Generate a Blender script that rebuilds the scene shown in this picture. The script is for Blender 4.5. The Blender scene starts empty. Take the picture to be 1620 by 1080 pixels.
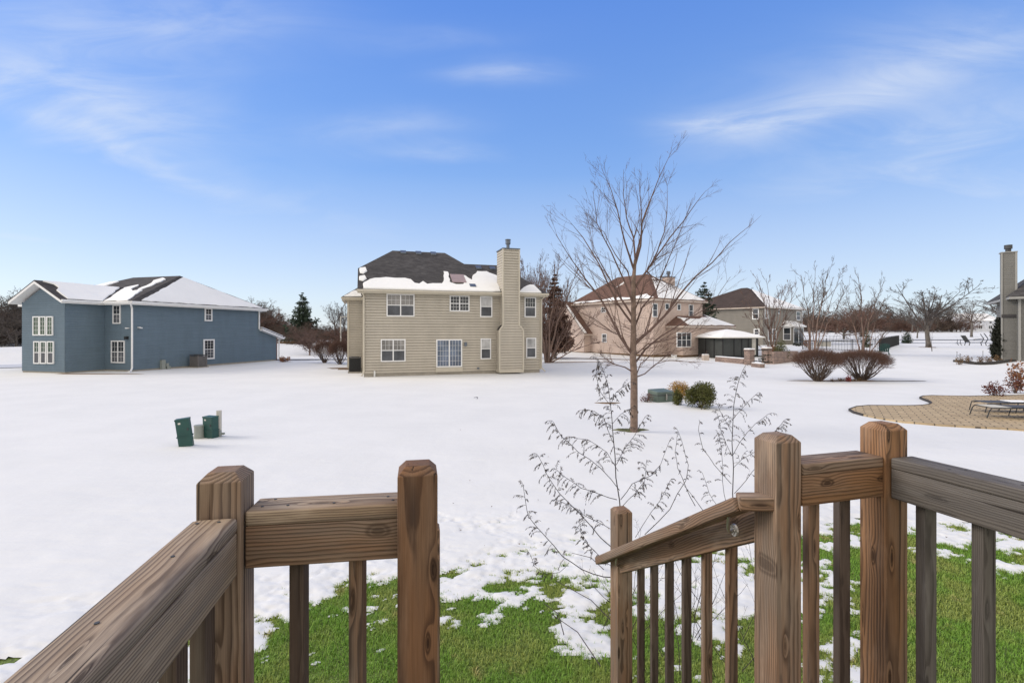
import bpy, bmesh, math, random
import numpy as np
from mathutils import Vector, Matrix
R = math.radians
scene = bpy.context.scene
# ---------------------------------------------------------------- camera
F, CX, HZ, EYE = 780.0, 810.0, 524.0, 2.8
cd = bpy.data.cameras.new("camera"); cam = bpy.data.objects.new("camera", cd)
scene.collection.objects.link(cam); scene.camera = cam
cam.location = (0, 0, EYE); cam.rotation_euler = (R(90), 0, 0)
cd.sensor_width = 36; cd.lens = F/1620*36; cd.shift_y = -16/1620
cd.clip_start = 0.05; cd.clip_end = 3000
# ---------------------------------------------------------------- light
SUN_EL, SUN_DIR = R(30), Vector((-0.93, 0.10, 0)).normalized()
sd = bpy.data.lights.new("sun", 'SUN'); so = bpy.data.objects.new("sun", sd); scene.collection.objects.link(so)
sd.energy = 1.5; sd.angle = R(25); sd.color = (1.0, 0.91, 0.80)
tosun = Vector((SUN_DIR.x*math.cos(SUN_EL), SUN_DIR.y*math.cos(SUN_EL), math.sin(SUN_EL)))
so.rotation_euler = tosun.to_track_quat('Z', 'Y').to_euler(); so.location = (-20, 0, 30)
scene.view_settings.view_transform = 'Standard'; scene.view_settings.look = 'None'
scene.view_settings.gamma = 1; scene.view_settings.exposure = 0.50

w = bpy.data.worlds.new("World"); scene.world = w; w.use_nodes = True
nt = w.node_tree; nt.nodes.clear()
def N(nt, t, **k):
    n = nt.nodes.new(t)
    for a, b in k.items():
        if a.startswith('i_'):
            n.inputs[a[2:].replace('_', ' ')].default_value = b
        else: setattr(n, a, b)
    return n
def L(nt, a, b): nt.links.new(a, b)
def mth(nt, op, a, b=None, c=None, clamp=False):
    n = nt.nodes.new('ShaderNodeMath'); n.operation = op; n.use_clamp = clamp
    for i, v in enumerate((a, b, c)):
        if v is None: continue
        if isinstance(v, (int, float)): n.inputs[i].default_value = v
        else: nt.links.new(v, n.inputs[i])
    return n.outputs[0]
def mix(nt, fac, a, b, mode='MIX'):
    n = nt.nodes.new('ShaderNodeMix'); n.data_type = 'RGBA'; n.blend_type = mode
    for s, v in (('Factor', fac), ('A', a), ('B', b)):
        ins = [i for i in n.inputs if i.name == s and (i.type == ('VALUE' if s == 'Factor' else 'RGBA'))][0]
        if isinstance(v, (int, float)): ins.default_value = v
        elif isinstance(v, tuple): ins.default_value = (*v, 1)[:4]
        else: nt.links.new(v, ins)
    return [o for o in n.outputs if o.type == 'RGBA'][0]
def ramp(nt, v, a, b, lo=0.0, hi=1.0, smooth=True):
    n = nt.nodes.new('ShaderNodeMapRange'); n.interpolation_type = 'SMOOTHSTEP' if smooth else 'LINEAR'
    nt.links.new(v, n.inputs['Value'])
    n.inputs['From Min'].default_value = a; n.inputs['From Max'].default_value = b
    n.inputs['To Min'].default_value = lo; n.inputs['To Max'].default_value = hi
    return n.outputs[0]
def noise(nt, vec, scale, detail=4, rough=0.5, dist=0.0):
    n = nt.nodes.new('ShaderNodeTexNoise'); n.inputs['Scale'].default_value = scale
    n.inputs['Detail'].default_value = detail; n.inputs['Roughness'].default_value = rough
    n.inputs['Distortion'].default_value = dist
    if vec is not None: nt.links.new(vec, n.inputs['Vector'])
    return n.outputs['Fac']
def mapv(nt, vec, scale=(1, 1, 1), loc=(0, 0, 0), rot=(0, 0, 0)):
    n = nt.nodes.new('ShaderNodeMapping'); nt.links.new(vec, n.inputs['Vector'])
    n.inputs['Scale'].default_value = scale; n.inputs['Location'].default_value = loc; n.inputs['Rotation'].default_value = rot
    return n.outputs[0]
sky = N(nt, 'ShaderNodeTexSky', sky_type='NISHITA', sun_disc=False, sun_elevation=SUN_EL,
        sun_rotation=math.atan2(tosun.x, tosun.y), altitude=200, air_density=1.0, dust_density=0.6, ozone_density=2.5)
hs = N(nt, 'ShaderNodeHueSaturation'); hs.inputs['Saturation'].default_value = 1.35; hs.inputs['Hue'].default_value = 0.517; hs.inputs['Value'].default_value = 1.5
L(nt, sky.outputs[0], hs.inputs['Color'])
tc = N(nt, 'ShaderNodeTexCoord'); sep = N(nt, 'ShaderNodeSeparateXYZ'); L(nt, tc.outputs['Generated'], sep.inputs[0])
# cirrus wisps: soft streaks placed by bearing and height, torn up with a stretched noise
yc = mth(nt, 'MAXIMUM', sep.outputs[1], 0.05)
uu = mth(nt, 'DIVIDE', sep.outputs[0], yc); vv = mth(nt, 'DIVIDE', sep.outputs[2], yc)
cmb = N(nt, 'ShaderNodeCombineXYZ'); L(nt, uu, cmb.inputs[0]); L(nt, vv, cmb.inputs[1])
wn = noise(nt, mapv(nt, cmb.outputs[0], (1.6, 4.5, 1), (2.0, 1.0, 0)), 1.3, 4, 0.5)
uu = mth(nt, 'ADD', uu, mth(nt, 'MULTIPLY', mth(nt, 'SUBTRACT', wn, 0.5), 0.30)); vv = mth(nt, 'ADD', vv, mth(nt, 'MULTIPLY', mth(nt, 'SUBTRACT', wn, 0.5), 0.10))
cl = None
for (cx0, cy0, rx, ry, an, st_) in ((130, 165, 210, 50, -8, .44), (140, 225, 260, 16, -17, .34), (805, 112, 90, 20, 3, .34), (590, 205, 100, 26, 0, .26), (652, 254, 85, 16, -3, .24),
        (1165, 192, 105, 20, 5, .52), (1330, 160, 210, 34, 17, .34), (1450, 245, 230, 40, 15, .32), (1570, 288, 130, 20, -6, .32), (40, 385, 110, 14, -8, .34), (690, 58, 130, 18, 2, .12), (90, 70, 260, 80, 0, .30), (1470, 90, 280, 70, 15, .26), (400, 310, 360, 60, -18, .20), (1500, 200, 240, 60, 12, .22), (300, 30, 200, 50, 0, .14)):
    c_, s_ = math.cos(R(an)), math.sin(R(an)); du = mth(nt, 'SUBTRACT', uu, (cx0-CX)/F); dv = mth(nt, 'SUBTRACT', vv, (HZ-cy0)/F)
    a_ = mth(nt, 'DIVIDE', mth(nt, 'ADD', mth(nt, 'MULTIPLY', du, c_), mth(nt, 'MULTIPLY', dv, s_)), rx/F)
    b_ = mth(nt, 'DIVIDE', mth(nt, 'SUBTRACT', mth(nt, 'MULTIPLY', dv, c_), mth(nt, 'MULTIPLY', du, s_)), ry/F)
    g_ = mth(nt, 'EXPONENT', mth(nt, 'MULTIPLY', mth(nt, 'ADD', mth(nt, 'MULTIPLY', a_, a_), mth(nt, 'MULTIPLY', b_, b_)), -1.0))
    g_ = mth(nt, 'MULTIPLY', g_, st_); cl = g_ if cl is None else mth(nt, 'ADD', cl, g_)
tn = noise(nt, mapv(nt, cmb.outputs[0], (2.2, 8.0, 1), (5.0, 3.0, 0), (0, 0, R(-10))), 1.2, 6, 0.6, 0.8)
cl = mth(nt, 'MULTIPLY', cl, ramp(nt, tn, 0.25, 0.70, 0.25, 1.25))
# unseen bright warm cloud layer added behind the camera and overhead, for fill light
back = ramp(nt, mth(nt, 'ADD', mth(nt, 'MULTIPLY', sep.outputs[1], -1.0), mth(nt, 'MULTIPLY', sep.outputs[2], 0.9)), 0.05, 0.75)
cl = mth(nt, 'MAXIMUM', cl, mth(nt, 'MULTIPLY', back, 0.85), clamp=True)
hz = mth(nt, 'POWER', ramp(nt, sep.outputs[2], 0.0, 0.40, 0.62, 0.0, False), 1.8)
cl = mth(nt, 'MAXIMUM', cl, hz, clamp=True)
# even blue of a thinly hazed winter sky laid over the Nishita model (which is too bright on the sun side)
ga = mix(nt, ramp(nt, sep.outputs[2], 0.0, 0.30, smooth=False), (5.9, 6.8, 7.9), (2.35, 4.2, 7.7))
gb = mix(nt, ramp(nt, sep.outputs[2], 0.28, 0.62, smooth=False), ga, (1.1, 2.6, 7.3))
base = mix(nt, 0.72, hs.outputs[0], gb)
cloud_or_fill = mix(nt, back, (6.6, 7.1, 7.9), (11.2, 10.2, 9.0))
colr = mix(nt, cl, base, cloud_or_fill)
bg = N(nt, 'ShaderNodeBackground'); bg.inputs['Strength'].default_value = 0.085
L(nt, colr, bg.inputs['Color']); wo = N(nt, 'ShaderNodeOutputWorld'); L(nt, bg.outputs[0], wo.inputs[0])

# ---------------------------------------------------------------- maths helpers
RS = np.random.RandomState(7); TAB = RS.rand(256, 256)
def vnoise(x, y):
    x = np.asarray(x, float); y = np.asarray(y, float)
    xi = np.floor(x).astype(int); yi = np.floor(y).astype(int); fx = x-xi; fy = y-yi
    fx = fx*fx*(3-2*fx); fy = fy*fy*(3-2*fy)
    a = TAB[xi % 256, yi % 256]; b = TAB[(xi+1) % 256, yi % 256]; c = TAB[xi % 256, (yi+1) % 256]; d = TAB[(xi+1) % 256, (yi+1) % 256]
    return (a*(1-fx)+b*fx)*(1-fy)+(c*(1-fx)+d*fx)*fy
def fbm(x, y, o=4):
    s = 0; a = 1; t = 0
    for i in range(o):
        s = s+a*(vnoise(x*2**i+17.3*i, y*2**i+9.1*i)*2-1); t += a; a *= 0.5
    return s/t
def sst(v, a, b):
    t = np.clip((np.asarray(v, float)-a)/(b-a), 0, 1); return t*t*(3-2*t)
def terrain(X, Y):
    X = np.asarray(X, float); Y = np.asarray(Y, float)
    wl = sst(X, -20, 10)
    far = np.clip(0.02*(Y-50), 0, 3.25)*(0.25+0.75*wl)
    # road bank on the left: signed distance beyond the line (-45,45)-(-20,61)
    nx, ny = -0.539, 0.842
    dd = (X+45)*nx+(Y-45)*ny
    berm = 1.15*sst(dd, 0, 4.5)*(1-sst(X, -12, -2))*(0.9+0.1*np.sin(X*0.7))
    right = 0.55*sst(X, 20, 34)*sst(Y, 22, 36)
    und = 0.10*fbm(X*0.07+3, Y*0.07+5, 2)*sst(Y, 9, 30)
    return far+berm+right*(1-sst(Y, 55, 90))+und
def T(x, y): return float(terrain(x, y))
def ray(x, y): return Vector(((x-CX)/F, 1.0, (HZ-y)/F))
def at(x, y, Y): r = ray(x, y); return Vector((0, 0, EYE))+r*Y
def ground(x, y, ymax=500):
    Y = 2.0
    while Y < ymax:
        p = at(x, y, Y)
        if p.z <= T(p.x, p.y)+0.03: return Vector((p.x, p.y, T(p.x, p.y)+0.03))
        Y += max(0.02, Y*0.002)
    return Vector((at(x, y, ymax).x, ymax, T(at(x, y, ymax).x, ymax)))
# ---------------------------------------------------------------- object helpers
COL = scene.collection
def tag(o, label=None, cat=None, group=None, kind=None):
    if label: o['label'] = label
    if cat: o['category'] = cat
    if group: o['group'] = group
    if kind: o['kind'] = kind
    return o
def thing(name, label, cat, loc=(0, 0, 0), rz=0.0, group=None):
    o = bpy.data.objects.new(name, None); COL.objects.link(o); o.location = loc; o.rotation_euler = (0, 0, rz)
    o.empty_display_size = 0.2
    return tag(o, label, cat, group)
class MB:
    def __init__(s): s.v = []; s.f = []
    def add(s, vs, fs):
        n = len(s.v); s.v.extend([tuple(v) for v in vs]); s.f.extend([tuple(i+n for i in f) for f in fs]); return s
    def box(s, x0, x1, y0, y1, z0, z1):
        return s.add([(x0, y0, z0), (x1, y0, z0), (x1, y1, z0), (x0, y1, z0), (x0, y0, z1), (x1, y0, z1), (x1, y1, z1), (x0, y1, z1)],
                     [(0, 3, 2, 1), (4, 5, 6, 7), (0, 1, 5, 4), (1, 2, 6, 5), (2, 3, 7, 6), (3, 0, 4, 7)])
    def prism(s, pts, z0, z1):   # pts ccw xy
        n = len(pts)
        return s.add([(p[0], p[1], z0) for p in pts]+[(p[0], p[1], z1) for p in pts],
                     [tuple(range(n-1, -1, -1)), tuple(range(n, 2*n))]+[(i, (i+1) % n, n+(i+1) % n, n+i) for i in range(n)])
    def slab(s, pts, dz0, dz1):  # 3d polygon thickened vertically
        n = len(pts)
        return s.add([(p[0], p[1], p[2]+dz0) for p in pts]+[(p[0], p[1], p[2]+dz1) for p in pts],
                     [tuple(range(n-1, -1, -1)), tuple(range(n, 2*n))]+[(i, (i+1) % n, n+(i+1) % n, n+i) for i in range(n)])
    def bar(s, p, q, wd, ht, up=Vector((0, 0, 1))):
        p = Vector(p); q = Vector(q); d = (q-p).normalized(); sd_ = d.cross(up)
        if sd_.length < 1e-4: sd_ = d.cross(Vector((1, 0, 0)))
        sd_.normalize(); u = sd_.cross(d)
        vs = []
        for c in (p, q):
            for a, b in ((-1, -1), (1, -1), (1, 1), (-1, 1)): vs.append(c+sd_*a*wd/2+u*b*ht/2)
        return s.add(vs, [(0, 1, 2, 3), (7, 6, 5, 4), (0, 4, 5, 1), (1, 5, 6, 2), (2, 6, 7, 3), (3, 7, 4, 0)])
    def tube(s, pts, r0, r1, n=6, cap=True):
        k = len(pts)
        if k < 2: return s
        P = [Vector(p) for p in pts]; d = (P[1]-P[0]).normalized()
        a = d.cross(Vector((0.31, 0.12, 0.94))); 
        if a.length < 1e-3: a = d.cross(Vector((1, 0, 0)))
        a.normalize(); vs = []; fs = []
        for i in range(k):
            d = (P[min(i+1, k-1)]-P[max(i-1, 0)])
            d = d.normalized() if d.length > 1e-9 else Vector((0, 0, 1))
            a = (a-d*a.dot(d)); a = a.normalized() if a.length > 1e-6 else d.orthogonal().normalized()
            b = d.cross(a); t = i/(k-1)
            r = (r0[i] if isinstance(r0, (list, tuple)) else r0+(r1-r0)*t)
            for j in range(n):
                c = math.cos(2*math.pi*j/n); e = math.sin(2*math.pi*j/n)
                vs.append((P[i].x+(a.x*c+b.x*e)*r, P[i].y+(a.y*c+b.y*e)*r, P[i].z+(a.z*c+b.z*e)*r))
        for i in range(k-1):
            for j in range(n): fs.append((i*n+j, i*n+(j+1) % n, (i+1)*n+(j+1) % n, (i+1)*n+j))
        if cap: fs.append(tuple(range(n-1, -1, -1))); fs.append(tuple(range((k-1)*n, k*n)))
        return s.add(vs, fs)
    def cyl(s, c, r, z0, z1, n=20, r2=None):
        return s.tube([(c[0], c[1], z0), (c[0], c[1], z1)], r, r if r2 is None else r2, n)
    def mesh(s, name):
        me = bpy.data.meshes.new(name); me.from_pydata(s.v, [], s.f); me.update(); return me
    def build(s, name, mat, parent=None, smooth=False, bevel=0):
        me = s.mesh(name)
        if bevel:
            bm = bmesh.new(); bm.from_mesh(me); bmesh.ops.remove_doubles(bm, verts=bm.verts, dist=1e-6)
            bmesh.ops.bevel(bm, geom=[e for e in bm.edges if len(e.link_faces) == 2 and e.calc_face_angle(0) > 0.5], offset=bevel, segments=2, profile=0.5, affect='EDGES')
            bm.to_mesh(me); bm.free()
        me.materials.append(mat)
        if smooth: me.polygons.foreach_set('use_smooth', [True]*len(me.polygons))
        o = bpy.data.objects.new(name, me); COL.objects.link(o)
        if parent is not None: o.parent = parent
        return o
def children(o): return [c for c in bpy.data.objects if c.parent == o]
def copy_tree(o, parent=None):
    c = o.copy(); COL.objects.link(c)
    if parent is not None: c.parent = parent
    for ch in children(o): copy_tree(ch, c)
    return c
# ---------------------------------------------------------------- materials
def new_mat(name):
    m = bpy.data.materials.new(name); m.use_nodes = True; t = m.node_tree
    b = t.nodes['Principled BSDF']; return m, t, b
def bump(t, b, h, strength=0.3, dist=0.02):
    n = t.nodes.new('ShaderNodeBump'); n.inputs['Strength'].default_value = strength; n.inputs['Distance'].default_value = dist
    t.links.new(h, n.inputs['Height']); t.links.new(n.outputs[0], b.inputs['Normal'])
def flat(name, col, rough=0.6, metal=0.0, var=0.12, vs=3.0, spec=0.4, bmp=0.0, bs=30):
    m, t, b = new_mat(name); tcn = N(t, 'ShaderNodeTexCoord')
    n = noise(t, tcn.outputs['Object'], vs, 5, 0.6)
    k = ramp(t, n, 0.3, 0.7, 1-var, 1+var, False)
    c = mix(t, 1.0, (*col, 1), (1, 1, 1), 'MULTIPLY')
    v = N(t, 'ShaderNodeVectorMath', operation='SCALE'); v.inputs[0].default_value = col; L(t, k, v.inputs['Scale'])
    L(t, v.outputs[0], b.inputs['Base Color']); b.inputs['Roughness'].default_value = rough; b.inputs['Metallic'].default_value = metal
    b.inputs['Specular IOR Level'].default_value = spec
    if bmp: bump(t, b, noise(t, tcn.outputs['Object'], bs, 4, 0.6), bmp, 0.01)
    return m
def siding(name, col, var=0.06):
    m, t, b = new_mat(name); tcn = N(t, 'ShaderNodeTexCoord')
    v = mapv(t, tcn.outputs['Object'], (0.35, 0.35, 8.9))
    k = ramp(t, noise(t, v, 1.0, 2, 0.6), 0.3, 0.7, 1-var, 1+var, False)
    s = mapv(t, tcn.outputs['Object'], (1.2, 1.2, 0.35))
    k2 = ramp(t, noise(t, s, 1.3, 5, 0.65), 0.3, 0.75, 1.06, 0.9, False)
    k3 = mth(t, 'MULTIPLY', k, k2)
    q = N(t, 'ShaderNodeVectorMath', operation='SCALE'); q.inputs[0].default_value = col; L(t, k3, q.inputs['Scale'])
    L(t, q.outputs[0], b.inputs['Base Color']); b.inputs['Roughness'].default_value = 0.62; b.inputs['Specular IOR Level'].default_value = 0.25
    return m
def shingle(name, c1, c2):
    m, t, b = new_mat(name); tcn = N(t, 'ShaderNodeTexCoord')
    s = N(t, 'ShaderNodeSeparateXYZ'); L(t, tcn.outputs['Object'], s.inputs[0])
    cb = N(t, 'ShaderNodeCombineXYZ'); L(t, mth(t, 'ADD', s.outputs[0], mth(t, 'MULTIPLY', s.outputs[1], 0.7)), cb.inputs[0]); L(t, mth(t, 'MULTIPLY', s.outputs[2], 1.0), cb.inputs[1])
    br = N(t, 'ShaderNodeTexBrick'); L(t, cb.outputs[0], br.inputs['Vector'])
    br.inputs['Scale'].default_value = 1; br.inputs['Brick Width'].default_value = 0.3; br.inputs['Row Height'].default_value = 0.075
    br.inputs['Mortar Size'].default_value = 0.004; br.inputs['Color1'].default_value = (*c1, 1); br.inputs['Color2'].default_value = (*c2, 1)
    br.inputs['Mortar'].default_value = (c1[0]*0.5, c1[1]*0.5, c1[2]*0.5, 1)
    n = noise(t, tcn.outputs['Object'], 0.8, 6, 0.7)
    k = ramp(t, n, 0.25, 0.75, 0.75, 1.3, False)
    q = N(t, 'ShaderNodeVectorMath', operation='SCALE'); L(t, br.outputs[0], q.inputs[0]); L(t, k, q.inputs['Scale'])
    L(t, q.outputs[0], b.inputs['Base Color']); b.inputs['Roughness'].default_value = 0.9; b.inputs['Specular IOR Level'].default_value = 0.15
    return m
def brickmat(name, c1, c2, mortar, bw=0.2, rh=0.067, plan=False, rotz=0.0, ms=0.008):
    m, t, b = new_mat(name); tcn = N(t, 'ShaderNodeTexCoord'); s = N(t, 'ShaderNodeSeparateXYZ'); L(t, tcn.outputs['Object'], s.inputs[0])
    if plan: vec = mapv(t, tcn.outputs['Object'], rot=(0, 0, rotz))
    else:
        cb = N(t, 'ShaderNodeCombineXYZ'); L(t, mth(t, 'ADD', s.outputs[0], s.outputs[1]), cb.inputs[0]); L(t, s.outputs[2], cb.inputs[1]); vec = cb.outputs[0]
    br = N(t, 'ShaderNodeTexBrick'); L(t, vec, br.inputs['Vector'])
    br.inputs['Scale'].default_value = 1; br.inputs['Brick Width'].default_value = bw; br.inputs['Row Height'].default_value = rh
    br.inputs['Mortar Size'].default_value = ms; br.inputs['Color1'].default_value = (*c1, 1); br.inputs['Color2'].default_value = (*c2, 1)
    br.inputs['Mortar'].default_value = (*mortar, 1)
    k = ramp(t, noise(t, tcn.outputs['Object'], 2.2, 6, 0.65), 0.25, 0.75, 0.78, 1.22, False)
    q = N(t, 'ShaderNodeVectorMath', operation='SCALE'); L(t, br.outputs[0], q.inputs[0]); L(t, k, q.inputs['Scale'])
    L(t, q.outputs[0], b.inputs['Base Color']); b.inputs['Roughness'].default_value = 0.9
    bump(t, b, mth(t, 'SUBTRACT', 1.0, br.outputs['Fac']), 0.6, 0.006)
    return m
def wood(name, early, late, warm, warmth=0.5, ring=0.0062, knot=0.9, gray=0.4):
    m, t, b = new_mat(name); tcn = N(t, 'ShaderNodeTexCoord'); oi = N(t, 'ShaderNodeObjectInfo')
    rnd = oi.outputs['Random']
    off = N(t, 'ShaderNodeCombineXYZ'); L(t, mth(t, 'MULTIPLY', rnd, 37.0), off.inputs[0])
    L(t, mth(t, 'MULTIPLY', mth(t, 'FRACT', mth(t, 'MULTIPLY', rnd, 91.7)), 9.0), off.inputs[1]); L(t, mth(t, 'MULTIPLY', mth(t, 'FRACT', mth(t, 'MULTIPLY', rnd, 13.3)), 5.0), off.inputs[2])
    va = N(t, 'ShaderNodeVectorMath', operation='ADD'); L(t, tcn.outputs['Object'], va.inputs[0]); L(t, off.outputs[0], va.inputs[1])
    pos = va.outputs[0]
    s = N(t, 'ShaderNodeSeparateXYZ'); L(t, tcn.outputs['Object'], s.inputs[0])
    # knots
    # growth rings round a pith lying off the board
    wv = mapv(t, pos, (1.1, 4.0, 4.0)); w1 = mth(t, 'SUBTRACT', noise(t, wv, 1.0, 3, 0.5), 0.5)
    wv2 = mapv(t, pos, (5.0, 18.0, 18.0)); w2 = mth(t, 'SUBTRACT', noise(t, wv2, 1.0, 2, 0.5), 0.5)
    yy = mth(t, 'ADD', s.outputs[1], mth(t, 'ADD', mth(t, 'MULTIPLY', mth(t, 'SUBTRACT', mth(t, 'FRACT', mth(t, 'MULTIPLY', rnd, 7.31)), 0.5), 0.09), mth(t, 'MULTIPLY', w1, 0.05)))
    zz = mth(t, 'ADD', s.outputs[2], mth(t, 'ADD', 0.045, mth(t, 'MULTIPLY', mth(t, 'FRACT', mth(t, 'MULTIPLY', rnd, 3.17)), 0.04)))
    th = mth(t, 'ARCTAN2', yy, zz); kc = N(t, 'ShaderNodeCombineXYZ')
    L(t, mth(t, 'ADD', mth(t, 'MULTIPLY', s.outputs[0], 2.6), mth(t, 'MULTIPLY', rnd, 40.0)), kc.inputs[0]); L(t, mth(t, 'ADD', mth(t, 'MULTIPLY', th, 1.25), mth(t, 'MULTIPLY', rnd, 23.0)), kc.inputs[1])
    vo = N(t, 'ShaderNodeTexVoronoi'); vo.voronoi_dimensions = '2D'; L(t, kc.outputs[0], vo.inputs['Vector']); vo.inputs['Scale'].default_value = 1.0; vo.inputs['Randomness'].default_value = 1
    d = mth(t, 'ADD', vo.outputs['Distance'], mth(t, 'MULTIPLY', w1, 0.06))
    kn = ramp(t, d, 0.0, 0.30, 1.0, 0.0)
    core = ramp(t, d, 0.035, 0.065, 1.0, 0.0)
    rim = ramp(t, mth(t, 'ABSOLUTE', mth(t, 'SUBTRACT', d, 0.07)), 0.0, 0.03, 1.0, 0.0)
    r = mth(t, 'SQRT', mth(t, 'ADD', mth(t, 'MULTIPLY', yy, yy), mth(t, 'MULTIPLY', zz, zz)))
    r = mth(t, 'ADD', r, mth(t, 'ADD', mth(t, 'MULTIPLY', w1, 0.030), mth(t, 'MULTIPLY', w2, 0.0075)))
    r = mth(t, 'ADD', r, mth(t, 'MULTIPLY', mth(t, 'MULTIPLY', kn, kn), 0.013*knot))
    fr = mth(t, 'FRACT', mth(t, 'DIVIDE', r, ring))
    lw = mth(t, 'MULTIPLY', ramp(t, fr, 0.25, 0.88), ramp(t, fr, 0.90, 1.0, 1.0, 0.0))
    fv = mapv(t, pos, (7.0, 420.0, 420.0)); fib = noise(t, fv, 1.0, 3, 0.6)
    sv = mapv(t, pos, (1.3, 26.0, 26.0)); streak = noise(t, sv, 1.0, 4, 0.6)
    bv = mapv(t, pos, (2.0, 7.0, 7.0)); big = noise(t, bv, 1.0, 4, 0.55)
    c = mix(t, ramp(t, big, 0.38, 0.56, 0.0, warmth), (*early, 1), (*warm, 1))
    c = mix(t, mth(t, 'MULTIPLY', lw, ramp(t, streak, 0.3, 0.7, 0.6, 1.0)), c, (*late, 1))
    c = mix(t, mth(t, 'MULTIPLY', ramp(t, noise(t, mapv(t, pos, (3.0, 16.0, 16.0), (4, 4, 4)), 1.0, 4, 0.6), 0.50, 0.72), 0.55), c, (min(1, early[0]*1.7), min(1, early[1]*1.75), min(1, early[2]*1.8), 1))
    g = mix(t, ramp(t, streak, 0.42, 0.68, 0.0, gray), c, (0.20, 0.175, 0.15, 1))
    kd = mth(t, 'MULTIPLY', mth(t, 'MAXIMUM', mth(t, 'MULTIPLY', core, 0.8), mth(t, 'MULTIPLY', rim, 0.7)), knot)
    c2 = mix(t, kd, g, (late[0]*0.32, late[1]*0.3, late[2]*0.3, 1))
    c2 = mix(t, ramp(t, fib, 0.25, 0.8, 0.35, 0.0), c2, (late[0]*0.5, late[1]*0.5, late[2]*0.5, 1))
    # drying checks
    cv = mapv(t, pos, (1.1, 75.0, 75.0)); ck = ramp(t, noise(t, cv, 1.0, 2, 0.5), 0.685, 0.73)
    c3 = mix(t, mth(t, 'MULTIPLY', ck, 0.85), c2, (0.018, 0.013, 0.010, 1))
    L(t, c3, b.inputs['Base Color']); b.inputs['Roughness'].default_value = 0.72; b.inputs['Specular IOR Level'].default_value = 0.25
    h = mth(t, 'ADD', mth(t, 'MULTIPLY', lw, -0.45), mth(t, 'ADD', mth(t, 'MULTIPLY', fib, 0.45), mth(t, 'MULTIPLY', ck, -2.0)))
    h = mth(t, 'ADD', h, mth(t, 'MULTIPLY', core, -0.6))
    bump(t, b, h, 0.5, 0.0022)
    return m
M = {}
M['wood_weathered'] = wood('wood_weathered', (0.33, 0.235, 0.165), (0.075, 0.042, 0.026), (0.34, 0.19, 0.105), 0.7, 0.0075, 0.65, 0.4)
M['wood_rail'] = wood('wood_rail', (0.44, 0.34, 0.24), (0.115, 0.072, 0.045), (0.40, 0.27, 0.165), 0.5, 0.0058, 0.9, 0.45)
M['wood_warm'] = wood('wood_warm', (0.31, 0.19, 0.115), (0.085, 0.042, 0.022), (0.37, 0.19, 0.085), 0.8, 0.0095, 1.0, 0.2)
M['wood_umber'] = wood('wood_umber', (0.215, 0.125, 0.072), (0.062, 0.030, 0.017), (0.27, 0.135, 0.065), 0.75, 0.0105, 1.0, 0.15)
M['wood_grey'] = wood('wood_grey', (0.165, 0.15, 0.135), (0.065, 0.056, 0.050), (0.17, 0.145, 0.12), 0.35, 0.006, 0.5, 0.5)
M['wood_dark'] = wood('wood_dark', (0.125, 0.095, 0.075), (0.055, 0.036, 0.027), (0.13, 0.085, 0.062), 0.5, 0.0068, 0.3, 0.3)

def snowmat(name, bmpk=0.25, k_=1.0):
    m, t, b = new_mat(name); tcn = N(t, 'ShaderNodeTexCoord'); geo = N(t, 'ShaderNodeNewGeometry')
    p = geo.outputs['Position']
    n = noise(t, p, 0.5, 4, 0.5)
    c = mix(t, ramp(t, n, 0.3, 0.7), (0.692*k_, 0.696*k_, 0.684*k_, 1), (0.728*k_, 0.730*k_, 0.716*k_, 1))
    L(t, c, b.inputs['Base Color']); b.inputs['Roughness'].default_value = 0.75; b.inputs['Specular IOR Level'].default_value = 0.2
    b.inputs['Subsurface Weight'].default_value = 0.0
    h = mth(t, 'ADD', noise(t, p, 3.0, 6, 0.6), mth(t, 'MULTIPLY', noise(t, mapv(t, p, (0.6, 1.8, 1)), 0.8, 3, 0.5), 2.0))
    bump(t, b, h, bmpk, 0.05)
    return m
M['snow'] = snowmat('snow'); M['roof_snow'] = snowmat('roof_snow', 0.4, 1.2)
m, t, b = new_mat('grass'); geo = N(t, 'ShaderNodeNewGeometry'); p = geo.outputs['Position']
c = mix(t, ramp(t, noise(t, p, 1.1, 4, 0.6), 0.42, 0.60), (0.21, 0.385, 0.048, 1), (0.36, 0.41, 0.10, 1))
c = mix(t, ramp(t, noise(t, p, 2.3, 3, 0.6), 0.58, 0.70), c, (0.52, 0.43, 0.18, 1))
c = mix(t, ramp(t, noise(t, p, 90.0, 2, 0.6), 0.35, 0.7, 0.45, 0.0), c, (0.09, 0.19, 0.025, 1))
c = mix(t, ramp(t, noise(t, p, 160.0, 2, 0.6), 0.62, 0.72, 0.0, 0.5), c, (0.44, 0.44, 0.18, 1))
L(t, c, b.inputs['Base Color']); b.inputs['Roughness'].default_value = 0.6; b.inputs['Specular IOR Level'].default_value = 0.25; M['grass'] = m
m, t, b = new_mat('soil_grass'); geo = N(t, 'ShaderNodeNewGeometry'); p = geo.outputs['Position']
c = mix(t, noise(t, p, 1.4, 4, 0.6), (0.12, 0.22, 0.03, 1), (0.2, 0.24, 0.06, 1))
c = mix(t, ramp(t, noise(t, p, 60.0, 3, 0.6), 0.4, 0.7), c, (0.06, 0.08, 0.02, 1))
L(t, c, b.inputs['Base Color']); b.inputs['Roughness'].default_value = 0.9; bump(t, b, noise(t, p, 120.0, 3, 0.7), 0.8, 0.01); M['soil_grass'] = m
M['navy_siding'] = siding('navy_siding', (0.138, 0.190, 0.232))
M['tan_siding'] = siding('tan_siding', (0.475, 0.435, 0.365))
M['pink_siding'] = siding('pink_siding', (0.58, 0.465, 0.395))
M['grey_siding'] = siding('grey_siding', (0.25, 0.232, 0.20))
M['taupe_siding'] = siding('taupe_siding', (0.185, 0.18, 0.165))
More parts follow.
